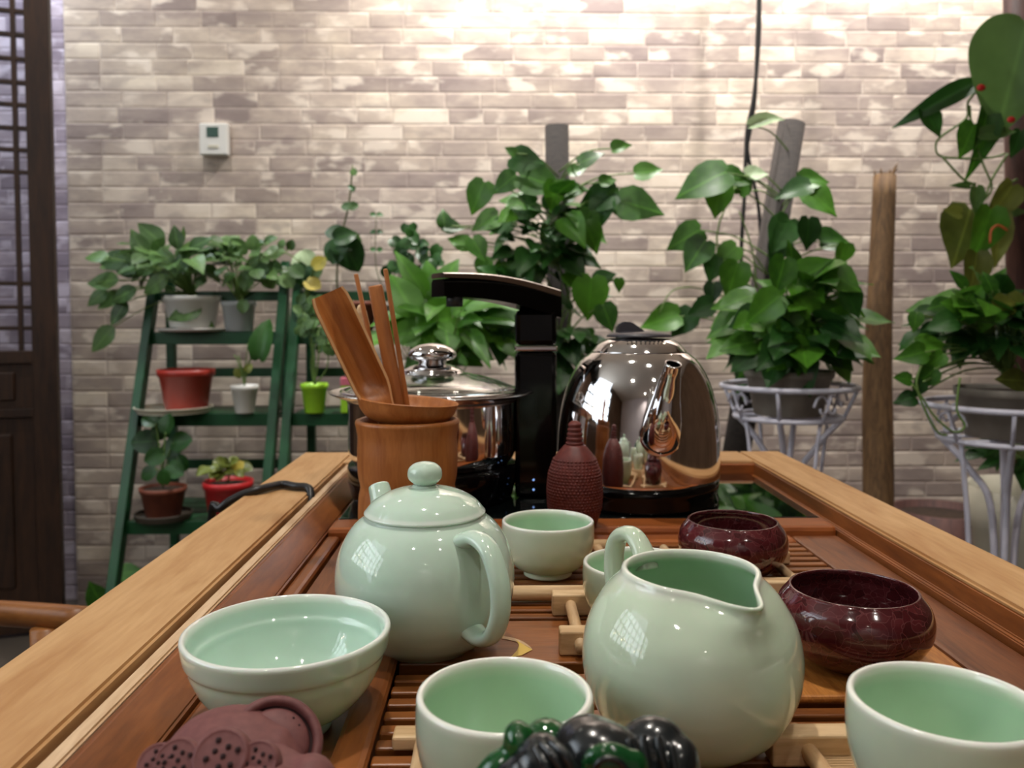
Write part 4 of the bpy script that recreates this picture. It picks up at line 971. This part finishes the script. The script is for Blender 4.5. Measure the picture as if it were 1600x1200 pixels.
# second shelf
b = base(290, lv[1] + .0095, 2.28)
sau = lathe('pot_saucer', smoothprof([(0, 0), (.085, 0), (.092, .003), (.1, .012), (.103, .016), (.099, .016), (.088, .006), (0, .005)], 3), M['cream_plastic'], None, 40, Vector((at(270, 600, 2.28).x, 2.285, lv[1] + .001)))
tag(sau, 'wide cream saucer under the red-brown pot on the middle shelf', 'saucer')
t = thing('plant_pot', 'red-brown plastic pot on a cream saucer on the middle shelf', 'pot', (b.x, 2.285, lv[1] + .0072))
pot(t, .073, .054, .112, M['red_plastic'])
b = base(382, lv[1], 2.27)
P = Plant('potted_seedling', 'single-leaf seedling in a small white pot on the middle shelf', b, m='leaf_olive', kind='round')
pot(P.t, .036, .025, .076, M['white_plastic'])
r0 = b + Vector((0, 0, .07)); P.px_leaf(409, 530, 60, 80, 2.25, r0 + Vector((.01, 0, .06)), 'leaf_dark', r=.002, jit=.05, width=.62)
for k in range(5): P.pet(r0, r0 + Vector((R.uniform(-.03, .03), R.uniform(-.02, .02), R.uniform(.05, .1))), .0014)
P.vine([r0, r0 + Vector((.005, 0, .06)), r0 + Vector((.012, -.005, .12))], .0016)
P.px_leaf(372, 582, 16, 120, 2.26, r0); P.px_leaf(388, 575, 14, 60, 2.26, r0)
P.done()
# third shelf
b = base(248, lv[2] + .012, 2.175)
sau = lathe('pot_saucer', smoothprof([(0, 0), (.062, 0), (.070, .004), (.073, .016), (.070, .017), (.064, .008), (0, .008)], 3), M['dark_saucer'], None, 32, (b.x, 2.19, lv[2] + .001))
tag(sau, 'dark round saucer under the brown pot on the low shelf', 'saucer')
P = Plant('potted_sprout', 'round-leaved sprout in a brown pot on the low shelf', Vector((b.x, 2.19, lv[2] + .0098)), m='leaf_dark', kind='round')
pot(P.t, .058, .044, .076, M['brown_plastic'])
r0 = Vector((b.x, 2.19, lv[2] + .085))
for (px, py, ln, ang) in ((225, 690, 40, 180), (250, 670, 30, 110), (270, 700, 34, 30), (240, 715, 30, 200), (262, 660, 30, 80), (285, 690, 34, 10), (230, 740, 26, 210), (275, 735, 30, -30), (285, 725, 26, -50), (255, 745, 24, 90), (232, 655, 26, 150)):
    P.px_leaf(px, py, ln, ang, 2.17, r0)
P.done()
b = base(354, lv[2], 2.17)
P = Plant('potted_succulent', 'low succulents in a bright red pot on the low shelf', b, m='leaf_olive', kind='round')
pot(P.t, .062, .048, .105, M['bright_red_plastic'])
r0 = b + Vector((0, 0, .1)); P.fill(354, 735, 2.17, 34, 13, .045, 34, 17, r0, low=-.1, petiole=False)
P.px_leaf(372, 728, 20, 40, 2.16, r0, 'leaf_yellow'); P.done()
# on the second ladder
b = base(491, lv[1], 2.27)
P = Plant('potted_jade_stem', 'thin upright stems in a lime green pot on the half-hidden shelf', b, m='leaf_grey', kind='round')
pot(P.t, .036, .026, .080, M['lime_plastic'])
r0 = b + Vector((0, 0, .075))
for (px, py) in ((474, 480), (482, 500), (500, 510), (512, 535), (488, 470)):
    tip = at(px, py, 2.26); mid = (r0 + tip) / 2 + Vector((R.uniform(-.02, .02), 0, -.01)); P.vine([r0, mid, tip], .0022)
    for k in range(6): P.px_leaf(px + R.uniform(-14, 14), py + R.uniform(-14, 26), 17, R.uniform(20, 160), 2.255, tip - Vector((0, 0, .02)))
P.done()
b = base(552, lv[1], 2.28)
t = thing('small_planter', 'small pink and lime banded planter beside the steel pot on the shelf', 'planter', b)
box('pot', -.03, .03, -.03, .03, 0, .075, M['lime_plastic'], t, .004); box('band', -.0305, .0305, -.0305, .0305, .075, .098, M['pink_plastic'], t, .003); box('soil', -.026, .026, -.026, .026, .098, .1, M['soil'], t, 0)

b = base(560, lv[0], 2.38)
P = Plant('tall_sapling', 'tall thin sapling with a few large round leaves on the half-hidden shelf', b, m='leaf_dark', kind='round', stem='dark_stem')
pot(P.t, .055, .042, .085, M['brown_plastic'])
r0 = b + Vector((0, 0, .08)); s1 = [r0, at(530, 460, 2.37), at(527, 420, 2.37), at(533, 370, 2.37), at(545, 320, 2.37), at(551, 258, 2.37)]
P.vine(s1, .0032)
for (px, py, ln, ang, mm) in ((547, 398, 50, -60, 'leaf_dark'), (522, 362, 30, 170, 'leaf_dark'), (538, 368, 32, 20, 'leaf_dark'), (518, 392, 34, 230, 'leaf_dark'), (524, 400, 28, 250, 'leaf_dark'), (550, 378, 34, -20, 'leaf_grey'), (530, 380, 30, 90, 'leaf_dark'),
                             (552, 295, 10, 60, 'leaf_dark'), (548, 293, 10, 150, 'leaf_dark'), (540, 322, 16, 170, 'leaf_grey'), (553, 322, 16, 5, 'leaf_grey'), (553, 268, 12, 90, 'leaf_grey')):
    P.px_leaf(px, py, ln, ang, 2.36, at(530, 385, 2.37) if py > 350 else None, mm)
P.done()
b = base(460, lv[0], 2.395)
P = Plant('yellowing_plant', 'plant with pale and yellowing leaves between the two green shelves', Vector((-.545, 2.39, lv[0] + .0008)), m='leaf_grey', kind='round')
pot(P.t, .03, .024, .06, M['grey_pot'])
r0 = Vector((-.545, 2.39, lv[0] + .06))
for (px, py, ln, ang, mm) in ((473, 408, 36, 100, 'leaf_pale'), (487, 425, 34, 30, 'leaf_grey'), (500, 410, 24, 40, 'leaf_yellow'), (490, 445, 26, -30, 'leaf_yellow'), (470, 432, 36, 240, 'leaf_dark'), (480, 400, 24, 120, 'leaf_pale')):
    P.px_leaf(px, py, ln, ang, 2.36, r0, mm)
P.done()
b = base(612, lv[0], 2.40)
P = Plant('lacy_herb', 'dark small-leaved lacy herb behind the faucet tip', b, m='leaf_dark', kind='round', stem='dark_stem')
pot(P.t, .055, .042, .08, M['grey_pot'])
r0 = b + Vector((0, 0, .08))
P.vine([r0, at(588, 420, 2.4), at(588, 335, 2.4)], .0016)
for py in (335, 362, 390): 
    P.px_leaf(582, py, 9, 170, 2.4); P.px_leaf(594, py, 9, 10, 2.4)
for (px, py) in ((640, 360), (655, 380), (620, 375), (670, 395), (632, 400), (612, 410), (660, 420), (685, 408), (645, 425)):
    tip = at(px, py, 2.39); P.vine([r0, (r0 + tip) / 2 + Vector((0, 0, -.01)), tip], .0014)
    for k in range(5): P.px_leaf(px + R.uniform(-11, 11), py + R.uniform(-6, 20), R.uniform(12, 22), R.uniform(0, 360), 2.38)
P.done()

# ------------------------------------------------------------------ big-leaf plant behind the steel pot
b = Vector((at(680, 600, 1.95).x, 1.95, 0))
P = Plant('peace_lily', 'glossy bright green plant just behind the steel pot lid', b + Vector((0, 0, .0008)), kind='lance')
pot(P.t, .12, .09, .62, M['grey_pot'])
r0 = Vector((b.x, b.y, .57))
for (px, py, ln, ang) in ((705, 495, 110, 15), (650, 480, 90, 150), (735, 470, 70, 40), (670, 450, 90, 100), (630, 460, 80, 120), (690, 525, 100, 200), (730, 520, 90, -15), (640, 520, 80, 190), (720, 550, 80, -20), (660, 550, 90, 215), (750, 500, 60, -10), (690, 440, 80, 70), (615, 500, 60, 170), (745, 545, 60, -30)):
    P.px_leaf(px, py, ln, ang, 1.9, r0 + Vector((0, 0, .1)), width=1.6, r=.0025)
P.fill(690, 520, 1.93, 85, 60, .12, 45, 75, r0 + Vector((0, 0, .08)), low=-.2)
P.done()

# ------------------------------------------------------------------ moss pole plants
def pole(parent, p0, p1, r, m):
    tube('support_pole', [Vector(p0) - parent.location, Vector(p1) - parent.location], r, M[m], parent, seg=20, n=1)
c4 = lambda x, y: (690 + x * .325, 170 + y * .325)
pb = Vector((at(880, 600, 2.15).x, 2.15, 0))
P = Plant('pole_pothos', 'tall climbing pothos on a straight grey pole behind the kettle', pb + Vector((0, 0, .0008)))
pot(P.t, .15, .12, .26, M['brown_plastic'])
ptop = at(870, 197, 2.15); pole(P.t, (pb.x, 2.15, .2), ptop, .0305, 'pole')
ax = lambda py: Vector((at(872, py, 2.15).x, 2.12, at(872, py, 2.15).z))
for (x, y, ln, ang) in ((415, 245, 165, -10), (330, 200, 60, 150), (490, 345, 230, -12), (300, 360, 140, 215), (170, 430, 165, 245), (380, 480, 160, 200), (540, 420, 140, 265), (630, 385, 150, 8), (660, 295, 90, 20), (720, 230, 125, 30), (865, 175, 90, 18), (1000, 300, 130, 8), (805, 340, 85, 20), (960, 465, 225, -14),
                        (740, 430, 190, 195), (760, 500, 160, 245), (690, 560, 140, 250), (830, 410, 80, 60), (270, 560, 130, 185), (60, 570, 105, -5), (10, 520, 90, 95), (80, 640, 110, 160), (180, 680, 130, 300), (200, 770, 110, 265), (710, 920, 215, 265), (800, 1010, 140, 290), (690, 1110, 110, 210), (790, 810, 110, 20), (855, 850, 70, 275), (730, 620, 150, 300), (640, 830, 120, 320),
                        (420, 820, 130, 235), (300, 800, 130, 260), (270, 1020, 200, 250), (560, 620, 120, 300)):
    px, py = c4(x, y); P.px_leaf(px, py, ln * .325, ang, 2.06, ax(min(560, py + 45)), 'leaf' if R.random() < .7 else 'leaf_dark', r=.002)
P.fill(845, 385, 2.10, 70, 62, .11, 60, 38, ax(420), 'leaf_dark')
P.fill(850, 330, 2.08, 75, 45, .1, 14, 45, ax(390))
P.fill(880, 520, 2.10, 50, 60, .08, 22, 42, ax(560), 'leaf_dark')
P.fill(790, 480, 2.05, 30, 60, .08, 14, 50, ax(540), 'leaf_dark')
P.vine([ax(600), ax(480) + Vector((.03, 0, 0)), ax(380) - Vector((.02, 0, 0)), ax(300)], .004)
P.done()
c3 = lambda x, y: (980 + x * .3918, 150 + y * .3918)
ptop = at(1237, 193, 2.30); plow = at(1152, 700, 2.20)
d_ = (plow - ptop); pg = ptop + d_ * ((ptop.z - .15) / -d_.z)
P = Plant('leaning_pole_pothos', 'climbing pothos on a leaning dark pole left of the cut log', Vector((pg.x, pg.y, .0008)))
pot(P.t, .13, .10, .2, M['brown_plastic']); pole(P.t, pg, ptop, .0365, 'pole')
bx = lambda t: ptop.lerp(plow, t) + Vector((0, -.03, 0))
for (x, y, ln, ang, mm) in ((290, 345, 215, 200, 'leaf'), (440, 330, 120, -20, 'leaf'), (360, 420, 140, 262, 'leaf'), (470, 350, 90, 60, 'leaf'), (225, 570, 150, 208, 'leaf'), (270, 640, 150, 235, 'leaf'), (390, 640, 120, 220, 'leaf'), (340, 690, 120, 255, 'leaf_dark'), (420, 740, 150, 255, 'leaf'), (130, 890, 150, 190, 'leaf'), (215, 910, 130, 230, 'leaf_dark'), (290, 850, 110, 205, 'leaf_dark'), (340, 790, 90, 265, 'leaf_dark'),
                           (660, 370, 130, 185, 'leaf_dark'), (780, 415, 165, -40, 'leaf'), (750, 330, 120, 10, 'leaf'), (720, 555, 130, 268, 'leaf_dark'), (610, 560, 160, 240, 'leaf_dark'), (600, 620, 120, 250, 'leaf_dark'), (840, 570, 140, 10, 'leaf'), (860, 640, 100, 262, 'leaf'), (575, 85, 190, 22, 'leaf_pale'), (520, 310, 90, 0, 'leaf_pale'), (500, 780, 90, 0, 'leaf_grey')):
    px, py = c3(x, y); P.px_leaf(px, py, ln * .3918, ang, 2.18, bx(min(.9, max(.1, (py - 160) / 500))), mm, r=.002, **({'width': .35} if mm == 'leaf_pale' and y < 100 else {}))
P.vine([bx(.9), at(1140, 480, 2.2), at(1120, 370, 2.2), at(1150, 290, 2.2)], .003)
P.vine([bx(.8), at(1180, 420, 2.2), at(1155, 330, 2.2)], .0025)
P.vine([at(1150, 470, 2.2), at(1090, 450, 2.17), at(1050, 455, 2.16), at(1030, 490, 2.15)], .002)
P.fill(1165, 560, 2.18, 40, 50, .06, 12, 36, bx(.8), 'leaf_dark')
P.done()
# plant stands
def stand(label, cx, py_ring, D, Rr=.132):
    c = at(cx, py_ring, D); t = thing('plant_stand', label, 'stand', (c.x, D, 0), 0, 'white wrought iron plant stands')
    zr = c.z; z2 = zr - .062
    def ring(name, r, z_, th_): tube(name, [(r * math.cos(a), r * math.sin(a), z_) for a in [2 * math.pi * k / 40 for k in range(40)]], th_, M['white_iron'], t, seg=8, n=1, closed=True)
    ring('ring', Rr, zr, .0055); ring('ring', Rr * .80, z2, .005)
    for k in range(4):
        a = math.pi / 4 + k * math.pi / 2 + .3; u = Vector((math.cos(a), math.sin(a), 0))
        tube('leg', [u * Rr * .78 + Vector((0, 0, z2)), u * Rr * .42 + Vector((0, 0, z2 - .06)), u * .020 + Vector((0, 0, z2 - .15)), u * .016 + Vector((0, 0, .22)), u * .06 + Vector((0, 0, .10)), u * .15 + Vector((0, 0, .006))], .0062, M['white_iron'], t, seg=8, n=6)
        a2 = a + math.pi / 4; u2 = Vector((math.cos(a2), math.sin(a2), 0))
        tube('brace', [u2 * Rr * .76 + Vector((0, 0, z2)), u2 * Rr * .62 + Vector((0, 0, z2 - .13)), u2 * Rr * .36 + Vector((0, 0, .16))], .004, M['white_iron'], t, seg=6, n=2)
        for s in (-.09, .09):
            # scroll panel between the rings
            pass
        bm = bmesh.new()
        for s in (-1, 1):
            aa = a2; e_ = Vector((-math.sin(aa), math.cos(aa), 0)); cpt = u2 * Rr * .91 + Vector((0, 0, (zr + z2) / 2))
            add_tube(bm, [cpt + e_ * s * (.004 + .015 * (1 - q_ / 9)) * math.cos(q_ * .75) + e_ * s * .012 + Vector((0, 0, 1)) * .024 * (1 - q_ / 14) * math.sin(q_ * .75) for q_ in range(9)], .0028, seg=6, n=2)
        add_tube(bm, [u2 * Rr + Vector((0, 0, zr)), u2 * Rr * .82 + Vector((0, 0, z2))], .0035, seg=6, n=1)
        link('scroll', tomesh(bm), M['white_iron'], t)
        u3 = u; tube('strut', [u3 * Rr + Vector((0, 0, zr)), u3 * Rr * .8 + Vector((0, 0, z2))], .004, M['white_iron'], t, seg=6, n=1)
    bm = bmesh.new(); s_ = Rr * .8
    for k in (-1, 1): add_tube(bm, [(-s_ * .92, k * .035, z2), (s_ * .92, k * .035, z2)], .0035, seg=6, n=1)
    link('cross_bars', tomesh(bm), M['white_iron'], t)
    return c.x, z2
sx, sz = stand('white iron ring plant stand right behind the kettle', 1232, 603, 1.68)
P = Plant('stand_pothos', 'dense bushy pothos in a grey pot on the stand behind the kettle', Vector((sx, 1.68, sz + .0045)))
pot(P.t, .086, .068, .090, M['grey_pot'])
r0 = Vector((sx, 1.68, sz + .09))
for (x, y, ln, ang, mm) in ((610, 720, 150, 255, 'leaf'), (760, 690, 160, 30, 'leaf'), (870, 740, 150, -35, 'leaf'), (540, 850, 160, 220, 'leaf'), (700, 800, 150, 120, 'leaf'), (900, 830, 140, -60, 'leaf_dark'), (880, 920, 170, -10, 'leaf'), (470, 890, 140, 200, 'leaf_dark'), (820, 1020, 170, -45, 'leaf_dark'), (620, 1040, 170, -10, 'leaf'), (440, 990, 150, 185, 'leaf'), (460, 1060, 120, 215, 'leaf_dark'), (780, 720, 130, 80, 'leaf'), (560, 930, 120, 200, 'leaf'), (720, 950, 150, -20, 'leaf'), (640, 900, 140, 250, 'leaf'), (850, 860, 140, 10, 'leaf')):
    px, py = c3(x, y); P.px_leaf(px, py, ln * .3918, ang, 1.60, r0 + Vector((0, 0, .05)), mm, r=.0018)
P.fill(1245, 505, 1.68, 92, 80, .13, 90, 55, r0 + Vector((0, 0, .02)), 'leaf', low=-.75, lo=.2)
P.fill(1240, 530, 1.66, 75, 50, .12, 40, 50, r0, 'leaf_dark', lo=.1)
P.done()
sx, sz = stand('white iron ring plant stand at the right side of the frame', 1575, 633, 1.50, .142)
P = Plant('stand_vine', 'bushy dark green vine with hanging strands on the right plant stand', Vector((sx, 1.50, sz + .0045)))
pot(P.t, .088, .07, .090, M['grey_pot'])
r0 = Vector((sx, 1.50, sz + .09)); c8 = lambda x, y: (1400 + x * .2333, 420 + y * .2333)
for (x, y, ln, ang, mm) in ((380, 240, 160, 160, 'leaf'), (520, 180, 220, 50, 'leaf'), (760, 230, 200, 20, 'leaf_olive'), (130, 360, 130, 260, 'leaf'), (310, 360, 200, 190, 'leaf_dark'), (600, 360, 160, 260, 'leaf'), (720, 330, 160, 330, 'leaf_grey'), (110, 575, 190, 190, 'leaf'), (250, 500, 200, 10, 'leaf'), (40, 735, 130, 170, 'leaf'), (190, 740, 180, 230, 'leaf'), (60, 875, 150, 190, 'leaf_dark'), (780, 740, 220, 170, 'leaf_olive'), (620, 80, 140, 110, 'leaf'), (820, 240, 180, -30, 'leaf_olive'), (260, 620, 140, 220, 'leaf'), (150, 810, 120, 240, 'leaf_dark'), (450, 330, 150, 200, 'leaf')):
    px, py = c8(x, y); P.px_leaf(px, py, ln * .2333, ang, 1.42, r0 + Vector((0, 0, .04)), mm, r=.0016)
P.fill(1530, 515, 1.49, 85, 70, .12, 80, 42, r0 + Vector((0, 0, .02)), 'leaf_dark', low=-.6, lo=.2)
P.fill(1535, 490, 1.47, 90, 60, .1, 22, 45, r0 + Vector((0, 0, .04)), 'leaf', low=-.3)
for pts in (((1500, 590), (1495, 640), (1508, 665), (1490, 675), (1460, 650), (1440, 620), (1425, 600)), ((1440, 570), (1432, 600), (1445, 640), (1465, 675), (1480, 680))):
    P.vine([at(x, y, 1.40) for x, y in pts], .0022)
P.done()
# bare log, upright against the wall
lt = at(1382, 275, 2.30); lb = at(1368, 800, 2.18); dd = lb - lt; l0 = lt + dd * ((lt.z - .003) / -dd.z)
lg = thing('cut_log', 'bare upright brown log with a splintered top against the wall', 'log', (l0.x, l0.y, 0))
bm = bmesh.new(); add_tube(bm, [l0 - lg.location, l0.lerp(lt, .3) - lg.location + Vector((.006, 0, 0)), l0.lerp(lt, .6) - lg.location + Vector((-.004, 0, 0)), lt - lg.location], [.044, .041, .036, .029], seg=18, n=6)
for v in bm.verts:
    a = math.atan2(v.co.y - 0, v.co.x); v.co.x += .0018 * math.sin(9 * v.co.z + 3 * a); v.co.y += .0015 * math.sin(12 * v.co.z)
link('trunk', tomesh(bm), M['log'], lg)
lrel = lt - Vector(lg.location)
for k in range(9):
    a = k * .8; rr_ = .022; q_ = lrel + Vector((rr_ * math.cos(a), rr_ * math.sin(a), -.012)); hgt = R.uniform(.018, .034) * (1.5 if math.cos(a) > .5 else 1)
    tube('splinter', [q_, q_ + Vector((.004 * math.cos(a), 0, hgt * .6)), q_ + Vector((.012 * math.cos(a) + .004, 0, hgt))], [.006, .0035, .0008], M['log'], lg, seg=5, n=2)
# hoses hanging down the wall
hz = lambda px, py: at(px, py, 2.50)
tag(tube('hanging_cable', [hz(1190, -120), hz(1187, 0), hz(1186, 60), hz(1178, 150), hz(1168, 200), hz(1165, 250), hz(1163, 310), hz(1158, 400), hz(1160, 520)], .006, M['cable'], None, seg=7), 'dark cable hanging down the brick wall, straighter of the pair', 'cable', 'cables on the wall')
tag(tube('hanging_cable', [hz(1184, -120), hz(1185, 0), hz(1183, 60), hz(1180, 150), hz(1173, 200), hz(1168, 235), hz(1178, 285), hz(1186, 330), hz(1190, 400)], .0055, M['cable'], None, seg=7), 'dark cable curving behind the leaning pole on the brick wall', 'cable', 'cables on the wall')

# tall philodendron on the reddish post at the right edge
rp = at(1592, 300, 1.98)
P = Plant('tall_philodendron', 'tall philodendron with one huge leaf on a reddish post at the right', Vector((at(1606, 600, 1.98).x, 1.98, .0008)), stem='stem')
pot(P.t, .17, .13, .3, M['brown_plastic'])
pole(P.t, (at(1604, 600, 1.98).x, 1.98, .25), at(1585, -160, 1.98), .026, 'redpost')
ra = lambda py: Vector((at(1592, py, 1.95).x, 1.95, at(1592, py, 1.95).z))
c2 = lambda x, y: (1340 + x * .5, y * .5)
P.px_leaf(1583, 118, 165, 255, 1.80, ra(60), 'leaf_grey', 'heart', (-.45, -1, .1), 1.05, .05, .004)
P.px_leaf(1592, 66, 70, 130, 1.90, ra(80), 'leaf_dark', 'heart', (-.3, -1, .3), 1.0, .05, .004)
P.px_leaf(1478, 150, 138, 204, 1.85, ra(120), 'leaf_dark', 'lance', (.2, -1, .35), .62, .04, .004)
for (x, y, ln, ang, mm, wd) in ((235, 385, 110, 300, 'leaf_dark', .8), (345, 440, 110, 250, 'leaf', .9), (395, 450, 200, 265, 'leaf', .5), (440, 415, 120, 5, 'leaf_grey', .5), (330, 740, 190, 250, 'leaf_olive', 1.0), (295, 660, 60, 170, 'leaf_olive', 1.0), (400, 740, 170, 262, 'leaf', .8), (370, 860, 140, 265, 'leaf_olive', .8), (450, 640, 140, 240, 'leaf_olive', .8), (370, 630, 90, 270, 'leaf_grey', .7), (320, 580, 70, 180, 'leaf_grey', .4), (500, 450, 80, 260, 'leaf_dark', .9), (500, 660, 80, 10, 'leaf_grey', .5), (440, 760, 170, 265, 'leaf_olive', .5)):
    px, py = c2(x, y); P.px_leaf(px, py, ln * .5, ang, 1.90, None, mm, 'heart', (0, -1, .25), wd, .15)
for pts in (((380, 275), (345, 320), (340, 370), (270, 420), (245, 450), (265, 490), (400, 495), (460, 480)), ((420, 310), (400, 350), (385, 400)), ((350, 330), (360, 420), (395, 520), (420, 590), (380, 640)), ((265, 490), (330, 560), (370, 575)), ((470, 480), (420, 560), (400, 620)), ((500, 560), (440, 600), (420, 690), (400, 780))):
    P.vine([at(*c2(x, y), 1.90) for x, y in pts], .003)
t_ = P.done()
def dab(px, py, D, r, m, name):
    bm = bmesh.new(); bmesh.ops.create_icosphere(bm, subdivisions=2, radius=r, matrix=Matrix.Translation(at(px, py, D) - t_.location) @ Matrix.Diagonal((1, .6, .8, 1))); link(name, tomesh(bm), M[m], t_)
dab(1533, 137, 1.84, .010, 'red_flower', 'red_bud'); dab(1580, 187, 1.79, .009, 'red_flower', 'red_bud')
tube('tie', [at(1547, 380, 1.86) - t_.location, at(1549, 360, 1.86) - t_.location, at(1560, 352, 1.86) - t_.location, at(1574, 360, 1.86) - t_.location], .003, M['orange_tie'], t_, seg=6)

# floor: cream tub with plant, brown round tray, sprout in the corner
b = Vector((at(1640, 600, 1.78).x, 1.78, 0))
P = Plant('floor_planter', 'large cream plastic planter with a dark plant on the floor at right', b + Vector((0, 0, .0008)), m='leaf_dark', kind='lance')
hp = at(1600, 775, 1.7).z
pot(P.t, .15, .11, hp, M['cream_plastic'])
r0 = Vector((b.x, b.y, hp)); P.fill(1600, 715, 1.78, 55, 50, .1, 30, 60, r0, low=-.2)
P.done()
q_ = at(1465, 820, 2.2)
bt = thing('round_tub', 'brown round wooden tub standing on the floor beside the log', 'tub', (at(1470, 800, 2.2).x, 2.2, .0))
hh = at(1465, 795, 2.2).z
lathe('staves', [(0, .0), (.11, 0), (.12, hh * .5), (.125, hh), (.113, hh), (.105, .02), (0, .02)], M['redpost'], bt, 32)
lathe('hoop', [(.1185, hh * .6), (.1245, hh * .6), (.126, hh * .7), (.1205, hh * .7)], M['dark_wood'], bt, 32)
lathe('soil', [(0, hh - .02), (.112, hh - .02), (.112, hh - .028), (0, hh - .028)], M['soil'], bt, 24)
b = Vector((at(150, 600, 2.25).x, 2.3, 0))
P = Plant('corner_sprout', 'small green sprout low in the corner below the green shelf', b + Vector((0, 0, .0008)))
pot(P.t, .06, .045, .09, M['grey_pot'])
r0 = Vector((b.x, b.y, .08))
for (px, py, ln, ang) in ((148, 925, 40, 110), (160, 935, 34, 60), (140, 950, 34, 200), (205, 893, 36, 10), (165, 960, 30, 0)): P.px_leaf(px, py, ln, ang, 2.25, r0)
P.done()
